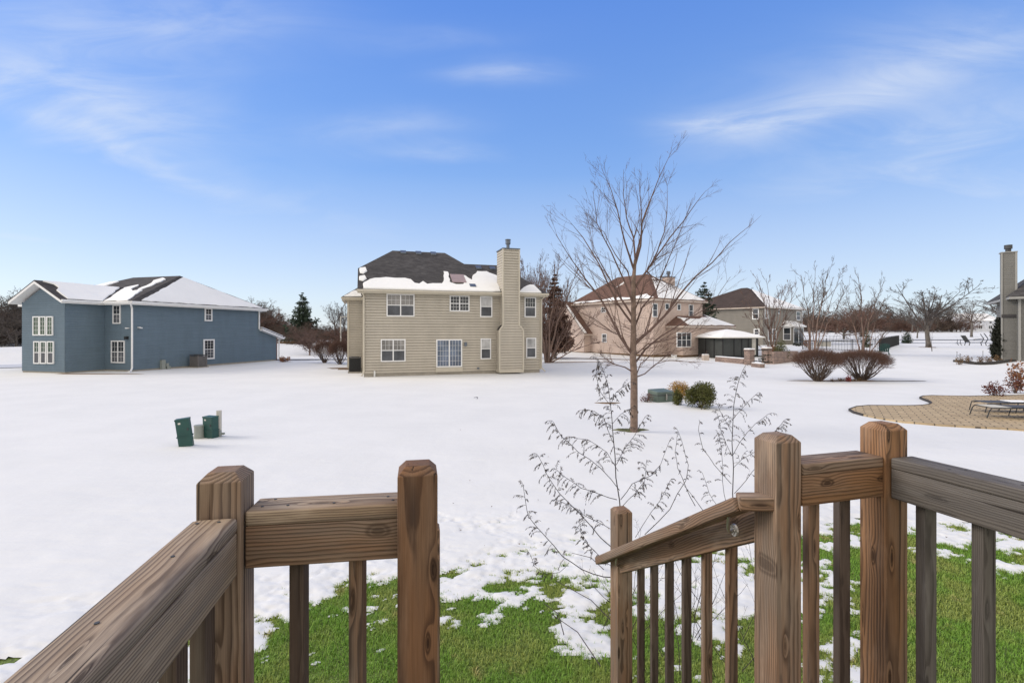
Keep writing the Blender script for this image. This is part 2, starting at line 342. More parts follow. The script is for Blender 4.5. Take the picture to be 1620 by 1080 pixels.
M['white_siding'] = siding('white_siding', (0.66, 0.68, 0.72))
M['tan_trim'] = flat('tan_trim', (0.52, 0.475, 0.385), 0.5, var=0.05)
M['taupe_trim'] = flat('taupe_trim', (0.30, 0.295, 0.275), 0.5, var=0.05)
M['pink_trim'] = flat('pink_trim', (0.52, 0.44, 0.37), 0.5, var=0.05)
M['white_trim'] = flat('white_trim', (0.78, 0.78, 0.77), 0.45, var=0.04)
M['black_shingle'] = shingle('black_shingle', (0.088, 0.084, 0.083), (0.055, 0.052, 0.052))
M['brown_shingle'] = shingle('brown_shingle', (0.175, 0.105, 0.08), (0.13, 0.078, 0.060))
M['umber_shingle'] = shingle('umber_shingle', (0.078, 0.058, 0.050), (0.060, 0.046, 0.040))
M['concrete'] = flat('concrete', (0.34, 0.31, 0.26), 0.85, bmp=0.2)
M['brick'] = brickmat('brick', (0.27, 0.13, 0.09), (0.20, 0.10, 0.075), (0.3, 0.27, 0.24))
M['stone'] = brickmat('stone', (0.33, 0.235, 0.19), (0.22, 0.16, 0.135), (0.12, 0.10, 0.09), 0.3, 0.13, ms=0.012)
M['paver'] = brickmat('paver', (0.48, 0.37, 0.225), (0.41, 0.31, 0.185), (0.11, 0.085, 0.055), 0.46, 0.23, True, R(33), 0.016)
M['edging'] = flat('edging', (0.05, 0.045, 0.04), 0.8)
M['asphalt'] = flat('asphalt', (0.22, 0.225, 0.24), 0.85, var=0.3, vs=0.4)
M['snowy_asphalt'] = flat('snowy_asphalt', (0.50, 0.52, 0.56), 0.8, var=0.12, vs=0.3)
M['bark'] = flat('bark', (0.18, 0.125, 0.095), 0.85, var=0.35, vs=9, bmp=0.8, bs=60)
M['twig'] = flat('twig', (0.125, 0.078, 0.062), 0.8, var=0.3, vs=2)
M['bark_tan'] = flat('bark_tan', (0.20, 0.135, 0.105), 0.85, var=0.3, vs=4)
M['bark_grey'] = flat('bark_grey', (0.13, 0.115, 0.10), 0.85, var=0.3, vs=4)
M['twig_grey'] = flat('twig_grey', (0.088, 0.074, 0.065), 0.85, var=0.3, vs=1)
M['twig_red'] = flat('twig_red', (0.135, 0.078, 0.058), 0.85, var=0.35, vs=1)
M['twig_brown'] = flat('twig_brown', (0.10, 0.072, 0.056), 0.85, var=0.35, vs=1)
M['weed'] = flat('weed', (0.045, 0.034, 0.034), 0.8, var=0.3, vs=20)
M['weed_leaf'] = flat('weed_leaf', (0.085, 0.070, 0.066), 0.85, var=0.4, vs=30)
M['spruce_green'] = flat('spruce_green', (0.040, 0.062, 0.038), 0.8, var=0.45, vs=1.5)
M['spruce_brown'] = flat('spruce_brown', (0.13, 0.075, 0.055), 0.85, var=0.4, vs=1.5)
M['arborvitae'] = flat('arborvitae', (0.022, 0.026, 0.016), 0.85, var=0.35, vs=2)
M['juniper'] = flat('juniper', (0.085, 0.090, 0.022), 0.8, var=0.45, vs=7)
M['yellow_leaf'] = flat('yellow_leaf', (0.38, 0.22, 0.035), 0.75, var=0.45, vs=9)
M['olive_leaf'] = flat('olive_leaf', (0.10, 0.105, 0.04), 0.8, var=0.4, vs=5)
M['rust_leaf'] = flat('rust_leaf', (0.235, 0.105, 0.05), 0.8, var=0.4, vs=9)
M['maroon_leaf'] = flat('maroon_leaf', (0.12, 0.04, 0.032), 0.8, var=0.5, vs=9)
M['red_leaf'] = flat('red_leaf', (0.28, 0.045, 0.035), 0.8, var=0.4, vs=9)
M['green_plastic'] = flat('green_plastic', (0.020, 0.072, 0.060), 0.45, var=0.15, vs=4)
M['grey_plastic'] = flat('grey_plastic', (0.28, 0.30, 0.265), 0.5, var=0.1, vs=5)
M['box_green'] = flat('box_green', (0.105, 0.14, 0.115), 0.5, var=0.2, vs=3)
M['metal'] = flat('metal', (0.55, 0.52, 0.47), 0.35, metal=0.8)
M['flue'] = flat('flue', (0.14, 0.16, 0.19), 0.4, metal=0.6)
M['black_metal'] = flat('black_metal', (0.02, 0.021, 0.022), 0.5)
M['box_label'] = flat('box_label', (0.62, 0.60, 0.52), 0.5, var=0.1)
M['dark_grey'] = flat('dark_grey', (0.06, 0.062, 0.065), 0.6)
M['ac_grey'] = flat('ac_grey', (0.17, 0.16, 0.155), 0.6, var=0.1)
M['screen'] = flat('screen', (0.05, 0.055, 0.053), 0.6, var=0.15, vs=1)
M['canvas'] = flat('canvas', (0.50, 0.48, 0.42), 0.8)
M['door_grey'] = flat('door_grey', (0.33, 0.35, 0.34), 0.5)
M['skylight'] = flat('skylight', (0.34, 0.25, 0.22), 0.3)
M['leaf_litter'] = flat('leaf_litter', (0.16, 0.10, 0.05), 0.9, var=0.4, vs=30)
M['sling'] = flat('sling', (0.075, 0.075, 0.08), 0.7)
M['pvc_white'] = flat('pvc_white', (0.7, 0.7, 0.68), 0.5)
def glassm(name, col, rough=0.06, spec=0.5):
    m, t, b = new_mat(name); tcn = N(t, 'ShaderNodeTexCoord')
    v = mapv(t, tcn.outputs['Object'], (0.9, 0.9, 0.6)); k = ramp(t, noise(t, v, 1.4, 3, 0.6), 0.3, 0.7, 0.6, 1.5, False)
    q = N(t, 'ShaderNodeVectorMath', operation='SCALE'); q.inputs[0].default_value = col; L(t, k, q.inputs['Scale'])
    L(t, q.outputs[0], b.inputs['Base Color']); b.inputs['Roughness'].default_value = rough; b.inputs['Specular IOR Level'].default_value = spec
    bump(t, b, noise(t, tcn.outputs['Object'], 1.3, 2, 0.5), 0.06, 0.05)
    return m
M['glass_dark'] = glassm('glass_dark', (0.035, 0.040, 0.045)); M['glass_green'] = glassm('glass_green', (0.05, 0.085, 0.06))
M['glass_screen'] = glassm('glass_screen', (0.085, 0.09, 0.10), 0.35, 0.3); M['glass_blind'] = glassm('glass_blind', (0.22, 0.21, 0.20), 0.15)
M['glass_blue'] = glassm('glass_blue', (0.13, 0.16, 0.22), 0.08); M['glass_white'] = glassm('glass_white', (0.42, 0.42, 0.42), 0.15)
# ================================================================ GROUND
def snow_mask(X, Y):
    bx = np.array([-12, -6, -2.8, -2.3, -2.0, -1.47, -.79, .2, .66, 2.2, 3.2, 3.86, 4.7, 5.5, 5.9, 6.4, 7.5, 12])
    by = np.array([2.6, 3.2, 4.0, 4.5, 5.0, 5.35, 5.55, 5.75, 5.7, 5.9, 6.1, 6.35, 6.6, 6.85, 6.6, 6.4, 6.1, 5.6])
    Yb = np.interp(X, bx, by)-0.14
    n = fbm(X*1.7+40, Y*2.4+11, 5); n2 = fbm(X*4.6+3, Y*6.5+71, 3)+0.8*fbm(X*13+9, Y*17+2, 3)
    m = (Y-Yb)*1.0+n*1.5+n2*0.95
    mid = (0.12*sst(X, -0.9, -0.4)+0.88*sst(X, 0.0, 0.8))*(1-sst(X, 3.0, 3.9))
    m = m+mid*(0.62+0.78*np.clip(Yb-Y, 0, 1.8))+0.20*sst(X, 5.0, 6.0)*(Y < 6)
    m = m-0.10-0.75*mid*sst(Yb-Y, 0.2, 1.2)*0.6
    return m
def axis(fine0, fine1, step, lo, hi, g=1.06):
    a = list(np.arange(fine0, fine1+step/2, step)); s = step
    while a[-1] < hi: s = min(s*g, 14); a.append(a[-1]+s)
    s = step; b = []; v = fine0
    while v > lo: s = min(s*g, 14); v -= s; b.append(v)
    return np.array(b[::-1]+a)
def grid_mesh(name, xs, ys, Z, keep, mat, kind='structure'):
    nx, ny = len(xs), len(ys)
    XX, YY = np.meshgrid(xs, ys)
    co = np.stack([XX.ravel(), YY.ravel(), Z.ravel()], 1)
    i = np.arange(ny-1)[:, None]*nx+np.arange(nx-1)[None, :]
    q = np.stack([i, i+1, i+nx+1, i+nx], -1).reshape(-1, 4)
    if keep is not None: q = q[keep.ravel()]
    me = bpy.data.meshes.new(name); me.vertices.add(len(co)); me.vertices.foreach_set('co', co.ravel())
    me.loops.add(len(q)*4); me.loops.foreach_set('vertex_index', q.ravel().astype(np.int32))
    me.polygons.add(len(q)); me.polygons.foreach_set('loop_start', np.arange(0, len(q)*4, 4, dtype=np.int32))
    me.update(calc_edges=True); me.validate(); me.polygons.foreach_set('use_smooth', [True]*len(me.polygons)); me.materials.append(mat)
    o = bpy.data.objects.new(name, me); COL.objects.link(o); o['kind'] = kind; return o
xs = axis(-4.0, 8.0, 0.024, -700, 700); ys = axis(2.9, 7.4, 0.024, -60, 900)
XX, YY = np.meshgrid(xs, ys)
mk = snow_mask(XX, YY)
TZ = terrain(XX, YY)
thick = 0.008*sst(mk, 0.0, 0.10)+0.024*sst(mk, 0.15, 1.5)+0.012*fbm(XX*2.2, YY*2.8, 4)*sst(mk, 0.1, 0.8)*(1-sst(YY, 8, 16))+0.005*fbm(XX*7, YY*9, 2)*sst(mk, 0.05, 0.4)*(1-sst(YY, 6.5, 9))
ZS = TZ+np.maximum(thick, -0.02)-0.004*(mk < 0)
qk = (mk[:-1, :-1] > -0.02) | (mk[1:, 1:] > -0.02)
xo = axis(-12, 20, 2.0, -700, 700, 1.1); yo = axis(-6, 30, 2.0, -60, 900, 1.1)
XO, YO = np.meshgrid(xo, yo)
grid_mesh('ground', xo, yo, terrain(XO, YO)-0.012-0.25*sst(YO, 12, 25), None, M['soil_grass'])
grid_mesh('snow', xs, ys, ZS, qk, M['snow'])
# grass blades in the thawed strip by the deck
rs = np.random.RandomState(3); n = 520000
bx = rs.uniform(-4.0, 8.0, n); by = 2.0+5.2*rs.rand(n)
mm = snow_mask(bx, by); edge = rs.uniform(-0.20, 0.28, n)
ok = (mm < edge) & (np.abs(bx) < by*1.12+1.2) & (bx > -by*0.72-1.0)
bx = bx[ok]; by = by[ok]; n = len(bx)
h = rs.uniform(0.018, 0.048, n)*(0.8+0.5*vnoise(bx*3, by*3)); an = rs.uniform(0, 2*np.pi, n); lean = rs.uniform(0.2, 1.0, n); wd = rs.uniform(0.0016, 0.0032, n)
lx = np.cos(an)*lean*h; ly = np.sin(an)*lean*h; px = -np.sin(an)*wd; py = np.cos(an)*wd; z0 = terrain(bx, by)-0.012
V = np.zeros((n, 5, 3))
V[:, 0] = np.stack([bx-px, by-py, z0], 1); V[:, 1] = np.stack([bx+px, by+py, z0], 1)
V[:, 2] = np.stack([bx+px*.8+lx*.35, by+py*.8+ly*.35, z0+h*.65], 1); V[:, 3] = np.stack([bx-px*.8+lx*.35, by-py*.8+ly*.35, z0+h*.65], 1)
V[:, 4] = np.stack([bx+lx, by+ly, z0+h*(1.05-0.3*lean)], 1)
base = np.arange(n)[:, None]*5
quads = (base+np.array([[0, 1, 2, 3]])); tris = (base+np.array([[3, 2, 4]]))
me = bpy.data.meshes.new('grass'); me.vertices.add(n*5); me.vertices.foreach_set('co', V.ravel())
me.loops.add(n*7); me.loops.foreach_set('vertex_index', np.concatenate([quads, tris], 1).ravel().astype(np.int32))
ls = np.stack([np.arange(n)*7, np.arange(n)*7+4], 1).ravel().astype(np.int32)
me.polygons.add(n*2); me.polygons.foreach_set('loop_start', ls); me.update(calc_edges=True); me.materials.append(M['grass'])
o = bpy.data.objects.new('grass', me); COL.objects.link(o); tag(o, 'green lawn grass thawed out of the snow beside the deck', 'grass', kind='stuff')
print('blades', n)

def strip(name, pts, width, mat, lift=0.07, seg=1.5):
    mb = MB(); P = [Vector((*p, 0)) for p in pts]; line = []
    for a, b in zip(P[:-1], P[1:]):
        k = max(1, int((b-a).length/seg))
        for i in range(k): line.append(a.lerp(b, i/k))
    line.append(P[-1]); vs = []; fs = []
    for i, p in enumerate(line):
        d = (line[min(i+1, len(line)-1)]-line[max(i-1, 0)]).normalized(); s_ = Vector((-d.y, d.x, 0))
        for k in range(5):
            q = p+s_*width*(k/4-0.5); vs.append((q.x, q.y, T(q.x, q.y)+lift))
    for i in range(len(line)-1):
        for k in range(4): fs.append((i*5+k, (i+1)*5+k, (i+1)*5+k+1, i*5+k+1))
    o = mb.add(vs, fs).build(name, mat); o['kind'] = 'structure'; return o
strip('road', [(-75, 34), (-42, 38.6), (-30, 43.0)], 5.0, M['snowy_asphalt'])
strip('road', [(-30, 46.5), (-20, 47.8), (-10, 49.0), (0, 50.5)], 1.5, M['asphalt'], 0.08)
g1 = ground(1290, 541); 
strip('road', [(45, 96), (75, 98), (120, 99), (200, 98)], 3.2, M['snowy_asphalt'], 0.14, 3)
strip('path', [(40, 70), (62, 82), (90, 88), (120, 90)], 1.4, M['snowy_asphalt'], 0.12, 3)

# bare patches where the snow has thawed (under trees and beside walls), plus one painted shadow line
def thaw_or_shadow(px, py, a, b, label, mat='soil_grass', rot=0, seed=0, blades=True):
    c = ground(px, py); rg = random.Random(seed+int(px)); mb = MB(); k = 30; ring = []
    for i in range(k):
        q = 2*math.pi*i/k; r = 1+0.28*math.sin(3*q+seed)+rg.uniform(-.16, .16)
        x = math.cos(q)*a*r; y = math.sin(q)*b*r; x, y = x*math.cos(rot)-y*math.sin(rot), x*math.sin(rot)+y*math.cos(rot)
        ring.append((c.x+x, c.y+y))
    vs = [(c.x, c.y, T(c.x, c.y)+0.055)]
    for s_ in (0.5, 0.85, 1.0):
        for x, y in ring:
            X = c.x+(x-c.x)*s_; Y = c.y+(y-c.y)*s_; vs.append((X, Y, T(X, Y)+(0.06 if s_ < 1 else 0.035)))
    fs = [(0, 1+i, 1+(i+1) % k) for i in range(k)]
    for l in range(2):
        for i in range(k): fs.append((1+l*k+i, 1+(l+1)*k+i, 1+(l+1)*k+(i+1) % k, 1+l*k+(i+1) % k))
    mb.add(vs, fs)
    if blades:
        for i in range(int(500*a*b)+60):
            q = rg.uniform(0, 6.28); rr = math.sqrt(rg.random())*1.02
            x = c.x+math.cos(q)*a*rr; y = c.y+math.sin(q)*b*rr; z = T(x, y)+0.05; e = rg.uniform(0, 6.28); hh = rg.uniform(.02, .05)
            mb.add([(x-.006, y, z), (x+.006, y, z), (x+math.cos(e)*hh*.6, y+math.sin(e)*hh*.6, z+hh)], [(0, 1, 2)])
    o = mb.build('thaw_or_shadow_patch', M[mat]); tag(o, label, 'grass', kind='stuff'); return o
thaw_or_shadow(998, 681, 0.42, 0.20, 'thawed green grass ring round the foot of the bare tree', 'olive_leaf')
thaw_or_shadow(962, 638, 0.42, 0.13, 'thin brown thawed patch in snow left of the tree', 'leaf_litter', blades=False)
thaw_or_shadow(556, 583, 1.7, 0.9, 'thawed grass patch under the hedge left of the tan house', 'leaf_litter', blades=False)
thaw_or_shadow(905, 573, 3.0, 0.45, 'brown thawed strip beside the two stemmed tree', 'leaf_litter', 0.1, 2, False)
thaw_or_shadow(985, 569, 7.0, 0.5, 'dark thawed strip along the foot of the pinkish house', 'leaf_litter', R(-35), 3, False)
thaw_or_shadow(1425, 603.0, 1.4, 0.06, 'thin dark painted shadow line right of the vase shrubs', 'edging', 0, 4, False)  # cast shadow of the shrubs, laid as a dark sheet on the snow
thaw_or_shadow(1330, 602.5, 2.2, 0.25, 'dark mulch under the two vase shrubs', 'leaf_litter', 0, 5, False)
thaw_or_shadow(1470, 549.5, 1.0, 0.6, 'thawed ring at the foot of the wide spreading tree', 'leaf_litter', 0, 6, False)
thaw_or_shadow(150, 591.5, 2.6, 0.2, 'thawed edge along the foot of the navy house', 'leaf_litter', R(2), 7, False)
# scattered leaves on the snow
mb = MB(); rg = random.Random(5)
for i in range(120):
    y = rg.uniform(6.0, 14) if i > 70 else rg.uniform(5.6, 8.2); x = rg.uniform(-0.8, 1.0)*y*0.9
    if x < -1.5: continue
    z = T(x, y)+0.055; s_ = rg.uniform(0.008, 0.022); q = rg.uniform(0, 6.28)
    c_, n_ = math.cos(q)*s_, math.sin(q)*s_
    mb.add([(x-c_, y-n_, z), (x+n_*.6, y-c_*.6, z+s_*.5), (x+c_, y+n_, z), (x-n_*.6, y+c_*.6, z+s_*.4)], [(0, 1, 2, 3)])
tag(mb.build('leaf_litter', M['leaf_litter']), 'small dry brown leaves scattered on the snow past the deck', 'leaves', kind='stuff')

# patio
def pxp(zx, zy): return (1340+zx/5.786, 540+zy/5.786)
out = [(20, 635), (90, 610), (200, 601), (350, 602), (500, 604), (620, 602), (700, 598), (755, 590), (775, 577), (762, 565), (735, 552), (700, 540), (668, 525), (700, 514), (780, 509), (900, 512), (1130, 515)]
P = [ground(*pxp(*q)) for q in out]
P += [Vector((26, 21.8, 0)), Vector((26, 10, 0)), Vector((20, 11.8, 0))]
bot = [(1620, 822), (1400, 806), (1200, 798), (1050, 788), (850, 777), (700, 763), (500, 746), (300, 715), (150, 684), (60, 658)]
P += [ground(*pxp(*q)) for q in bot]
P = [(p.x, p.y) for p in P]
me = MB().prism(P[::-1], 0.0, 0.075).build('patio', M['paver']); me['kind'] = 'structure'
mb = MB()
k = 18
for i in range(-2, k-1):
    a = P[i]; b_ = P[i+1]
    mb.bar((a[0], a[1], 0.045), (b_[0], b_[1], 0.045), 0.05, 0.085)
mb.build('patio_edging', M['edging'])['kind'] = 'structure'
# ================================================================ HOUSES
class House:
    def __init__(s, name, label, origin, ang, z=0.0, cat='house'):
        s.o = Vector((origin[0], origin[1])); s.c = math.cos(ang); s.s = math.sin(ang); s.z = z
        s.root = thing(name, label, cat, (origin[0], origin[1], 0), ang)
    def loc(s, X, Y): x = X-s.o.x; y = Y-s.o.y; return (x*s.c+y*s.s, -x*s.s+y*s.c)
    def wld(s, a, b): return (s.o.x+a*s.c-b*s.s, s.o.y+a*s.s+b*s.c)
    def on_plane(s, px, py, p0, n):           # local plane
        r = ray(px, py); O = Vector((*s.loc(0, 0), EYE)); d0 = s.loc(s.o.x+r.x, s.o.y+r.y); d = Vector((d0[0], d0[1], r.z))
        p0 = Vector(p0); n = Vector(n); t_ = (p0-O).dot(n)/d.dot(n); return O+d*t_
    def wall_pt(s, W, px, py):
        (a0, b0), (a1, b1) = W; dx, dy = a1-a0, b1-b0; l = math.hypot(dx, dy)
        p = s.on_plane(px, py, (a0, b0, 0), (dy/l, -dx/l, 0)); return ((p.x-a0)*dx/l+(p.y-b0)*dy/l, p.z)
def wframe(W):
    (a0, b0), (a1, b1) = W; dx, dy = a1-a0, b1-b0; l = math.hypot(dx, dy); dx /= l; dy /= l
    return lambda t_, o_, z: (a0+dx*t_+dy*o_, b0+dy*t_-dx*o_, z), l
def wbox(mb, fr, t0, t1, o0, o1, z0, z1):
    vs = [fr(t0, o1, z0), fr(t1, o1, z0), fr(t1, o0, z0), fr(t0, o0, z0), fr(t0, o1, z1), fr(t1, o1, z1), fr(t1, o0, z1), fr(t0, o0, z1)]
    mb.add(vs, [(0, 3, 2, 1), (4, 5, 6, 7), (0, 1, 5, 4), (1, 2, 6, 5), (2, 3, 7, 6), (3, 0, 4, 7)])
LIP = [None]
def lap(mb, W, z0, z1, c=0.17, rng_=None, lip=0.018):
    if LIP[0] is not None: lip = LIP[0]
    fr, l = wframe(W); z = z0
    while z < z1-1e-4:
        zt = min(z+c, z1)
        a0, a1 = (0, l) if rng_ is None else rng_(z, l); c0, c1 = (0, l) if rng_ is None else rng_(zt, l)
        if a1-a0 > 0.02:
            f1, f2, gr = .70, .76, lip*0.9     # board face, then a recessed groove under the next board
            e = lambda k: (a0+(c0-a0)*k, a1+(c1-a1)*k); h_ = zt-z; p1, q1 = e(f1); p2, q2 = e(f2)
            mb.add([fr(a0, lip, z), fr(a1, lip, z), fr(q1, lip*.8, z+h_*f1), fr(p1, lip*.8, z+h_*f1), fr(q2, -gr, z+h_*f2), fr(p2, -gr, z+h_*f2), fr(c1, -gr, zt), fr(c0, -gr, zt), fr(a0, -gr, z), fr(a1, -gr, z)],
                   [(0, 1, 2, 3), (3, 2, 4, 5), (5, 4, 6, 7), (8, 9, 1, 0)])
        z = zt
def window(H, W, px0, py0, px1, py1, cols=1, hung=True, grid=(2, 2), low=True, mat=('glass_dark', 'glass_screen'), fr_w=0.07, trim='white_trim', name='window', off=0.0, rect=None):
    fr, l = wframe(W)
    if rect: t0, t1, z0, z1 = rect
    else:
        xm, ym = (px0+px1)/2, (py0+py1)/2
        t0 = H.wall_pt(W, px0, ym)[0]; t1 = H.wall_pt(W, px1, ym)[0]; z1 = H.wall_pt(W, xm, py0)[1]; z0 = H.wall_pt(W, xm, py1)[1]
    mb = MB(); f = fr_w; O0, O1 = off+0.0, off+0.065
    wbox(mb, fr, t0, t0+f, O0, O1, z0, z1); wbox(mb, fr, t1-f, t1, O0, O1, z0, z1)
    wbox(mb, fr, t0+f, t1-f, O0, O1-0.002, z1-f, z1); wbox(mb, fr, t0+f, t1-f, O0, O1+0.015, z0, z0+f)
    cw = (t1-t0-2*f+f)/cols; zm = (z0+z1)/2
    upm = MB(); lom = MB()
    for k in range(cols):
        c0 = t0+f+k*cw; c1 = c0+cw-f
        if k: wbox(mb, fr, c0-f, c0, O0, O1-0.004, z0+f, z1-f)
        secs = [(zm, z1-f, True), (z0+f, zm, False)] if hung else [(z0+f, z1-f, True)]
        if hung: wbox(mb, fr, c0, c1, O0, O1-0.012, zm-0.025, zm+0.025)
        for (s0, s1, upper) in secs:
            g = grid if (upper or low) else (1, 1)
            for i in range(1, g[0]): x = c0+(c1-c0)*i/g[0]; wbox(mb, fr, x-0.006, x+0.006, O0+.03, O0+0.045, s0, s1)
            for i in range(1, g[1]): z = s0+(s1-s0)*i/g[1]; wbox(mb, fr, c0, c1, O0+.03, O0+0.043, z-0.006, z+0.006)
            wbox(upm if upper else lom, fr, c0, c1, O0+0.002, O0+0.032, s0, s1)
    w_ = mb.build(name, M[trim], H.root)
    upm.build('pane', M[mat[0]], w_)
    if lom.v: lom.build('pane', M[mat[1]], w_)
    return w_
def roof(H, planes, mat, trim='white_trim', th=0.07, ft=0.17):
    mb = MB(); mt = MB()
    for p in planes: mb.slab(p, -th, 0.0); mt.slab(p, -th-ft, -th-0.003)
    r = mb.build('roof', M[mat], H.root); mt.build('fascia', M[trim], H.root); return r
def jitter(pts, seed, amp, seg):
    rg = random.Random(seed); out = []
    for i in range(len(pts)):
        a = Vector(pts[i]); b = Vector(pts[(i+1) % len(pts)]); k = max(1, int((b-a).length/seg))
        for j in range(k):
            q = a.lerp(b, j/k); out.append((q.x+rg.uniform(-amp, amp), q.y+rg.uniform(-amp, amp)))
    return out
def roof_snow(H, parent, zf, polys, seed=1, th=0.07, amp=0.06, seg=0.35, clampf=None):
    for i, p in enumerate(polys):
        mb = MB(); q = jitter(p, seed+i, amp, seg)
        if clampf: q = [clampf(*v) for v in q]
        bm = bmesh.new(); vs = [bm.verts.new((x, y, zf(x, y)+0.012)) for x, y in q]; f = bm.faces.new(vs)
        if f.normal.z < 0: f.normal_flip()
        f.normal_update()
        if f.normal.z < 0: f.normal_flip()
        r = bmesh.ops.extrude_face_region(bm, geom=[f]); nv = [g for g in r['geom'] if isinstance(g, bmesh.types.BMVert)]
        cx = sum(v.co.x for v in nv)/len(nv); cy = sum(v.co.y for v in nv)/len(nv)
        for v in nv: v.co.z += th; d = Vector((cx-v.co.x, cy-v.co.y, 0)); v.co += d.normalized()*min(0.05, d.length*.2)
        bmesh.ops.recalc_face_normals(bm, faces=bm.faces); bmesh.ops.triangulate(bm, faces=bm.faces)
        bm.verts.index_update()
        mb.add([v.co[:] for v in bm.verts], [tuple(v.index for v in f_.verts) for f_ in bm.faces]); bm.free()
        o = mb.build('roof_snow', M['roof_snow'], parent)
    return o
def wall_poly(mb, pts):
    mb.add(pts, [tuple(range(len(pts)))])

# ---------------- navy house
H = House('navy_house', 'dark navy blue two storey house with white trim and snowy hip roof', (-26.04, 33.79), math.atan2(.964, .267))
ZE = 4.75; c_ = 0.15; LIP[0] = .009
DE = ((0, 0), (11.45, 0)); CD = ((0, 2.5), (0, 0)); BC = ((-2.45, 2.5), (0, 2.5)); AB = ((-2.45, 6.5), (-2.45, 2.5))
mb = MB()
for W_ in (DE, CD, BC, ((0, 6.5), (-2.45, 6.5)), ((0, 10), (0, 6.5)), ((11.45, 0), (11.45, 10)), ((11.45, 10), (0, 10))): lap(mb, W_, 0.15, ZE, c_)
def gab(z, l):
    if z <= ZE-0.1: return (0, l)
    k = (z-ZE+0.1)/0.545; return (min(k, l/2), max(l-k, l/2))
lap(mb, AB, 0.15, 5.83, c_, gab)
EX = ((11.45, 0), (13.6, 0))
def ext(z, l):
    top0, top1 = 3.0, 2.35
    if z < top1: return (0, l)
    return (0, max(0, l*(top0-z)/(top0-top1)))
lap(mb, EX, 0.15, 3.0, c_, ext)
mb.build('wall', M['navy_siding'], H.root)
mb = MB(); mb.prism([(0.02, 0.02), (11.43, 0.02), (11.43, 9.98), (0.02, 9.98)], -0.5, 0.15); mb.prism([(-2.43, 2.52), (0.02, 2.52), (0.02, 6.48), (-2.43, 6.48)], -0.5, 0.152)
mb.box(11.43, 13.58, 0.02, 5, -0.5, 0.151); mb.build('foundation', M['concrete'], H.root)
mb = MB(); mb.box(13.6, 13.72, 0.0, 5, -0.3, 2.3); mb.box(11.6, 13.6, 4.9, 5, 0.15, 2.3); mb.build('brick_front', M['brick'], H.root)
sl = 2.45/6.175; o_ = .45
E0, E1, E2, E3 = (-o_, -o_, 4.85), (11.9, -o_, 4.85), (11.9, 10.45, 4.85), (-o_, 10.45, 4.85); R0, R1 = (5.72, 2.5, 7.3), (5.72, 7.5, 7.3)
VV = (2.82, 4.5, 6.15)
pl = [(E0, E1, R0), (E1, E2, R1, R0), (E2, E3, R1), (E3, E0, R0, R1)]
pl += [((-2.95, 2.05, 4.85), (-o_, 2.05, 4.85), VV, (-2.95, 4.5, 6.15)), ((-2.95, 4.5, 6.15), VV, (-o_, 6.95, 4.85), (-2.95, 6.95, 4.85))]
pl += [((11.45, -.4, 3.12), (14.2, -.4, 2.28), (14.2, 5.2, 2.28), (11.45, 5.2, 3.12))]
rf = roof(H, pl, 'black_shingle')
roof_snow(H, rf, lambda a, b: 4.85+(b+o_)*2.45/2.95, [[(.35, -.40), (11.4, -.40), (5.78, 2.28)]], 3, amp=0.03)
roof_snow(H, rf, lambda a, b: 4.85+(b-2.05)*0.5306, [[(-2.55, 2.1), (-.45, 2.1), (2.3, 4.3), (-2.6, 4.38), (-2.15, 4.0), (-2.1, 3.6), (-2.5, 3.2)]], 5, amp=0.03)
fpl = lambda a, b: 4.85+(a+o_)*sl
roof_snow(H, rf, fpl, [[(-.38, -.1), (-.38, 2.0), (1.4, 3.3), (2.6, 4.2), (3.3, 3.6), (2.2, 3.0), (1.6, 2.2), (1.9, 1.5)], [(1.6, 1.9), (2.6, 1.9), (4.6, 2.6), (5.0, 3.4), (4.4, 3.5), (3.6, 2.9), (2.2, 2.3)], [(-.38, 7.0), (4.5, 7.3), (4.4, 8.0), (-.38, 10)]], 9, amp=0.07)
roof_snow(H, rf, lambda a, b: 3.12-(a-11.45)*0.3055, [[(11.5, -.35), (14.1, -.35), (14.1, 5.1), (11.5, 5.1)]], 9, amp=0.01)
# trim, gutters, downspouts
mb = MB()
for p, q in (((-o_-.06, -o_, 4.78), (-o_-.06, 2.05, 4.78)), ((-o_, -o_-.06, 4.78), (11.95, -o_-.06, 4.78)), ((-2.95, 1.99, 4.78), (-o_, 1.99, 4.78)), ((14.26, -.4, 2.2), (14.26, 5.2, 2.2))): mb.bar(p, q, .12, .13)
mb.build('gutter', M['white_trim'], H.root)
for path in ([(-.4, -.4, 4.7), (-.06, -.08, 4.35), (-.06, -.08, 0.3), (-.35, -.35, 0.1), (-.6, -.5, .08)], [(11.37, -.07, 4.7), (11.37, -.07, 3.0)], [(14.2, -.2, 2.15), (13.85, -.08, 1.95), (13.85, -.08, .25), (14.2, -.3, .1)]):
    mb = MB(); mb.tube([Vector(p) for p in path], .06, .06, 6); mb.build('downspout', M['white_trim'], H.root)
mb = MB(); mb.box(11.35, 11.5, -.045, .02, 3.0, 4.7); wf, _ = wframe(EX); mb.build('corner_board', M['white_trim'], H.root)
def z1(x, y): return (x/4.907, 400+y/4.907)
def z2(x, y): return (250+x/4.91, 400+y/4.91)
for (x0, x1) in ((260, 310), (312, 360), (367, 416)): window(H, AB, *z1(x0, 492), *z1(x1, 641), 1, False, (2, 4), mat=('glass_green', 'glass_dark'), fr_w=.075)
for (x0, x1) in ((266, 313), (318, 364), (372, 423)): window(H, AB, *z1(x0, 685), *z1(x1, 860), 1, True, (2, 2), False, mat=('glass_green', 'glass_screen'), fr_w=.075)
window(H, CD, *z1(880, 403), *z1(940, 550), 1, True, (2, 2), fr_w=.075)
window(H, CD, *z1(867, 680), *z1(972, 854), 2, True, (2, 2), True, fr_w=.08)
window(H, DE, *z2(360, 428), *z2(418, 530), 1, True, (2, 2), fr_w=.10)
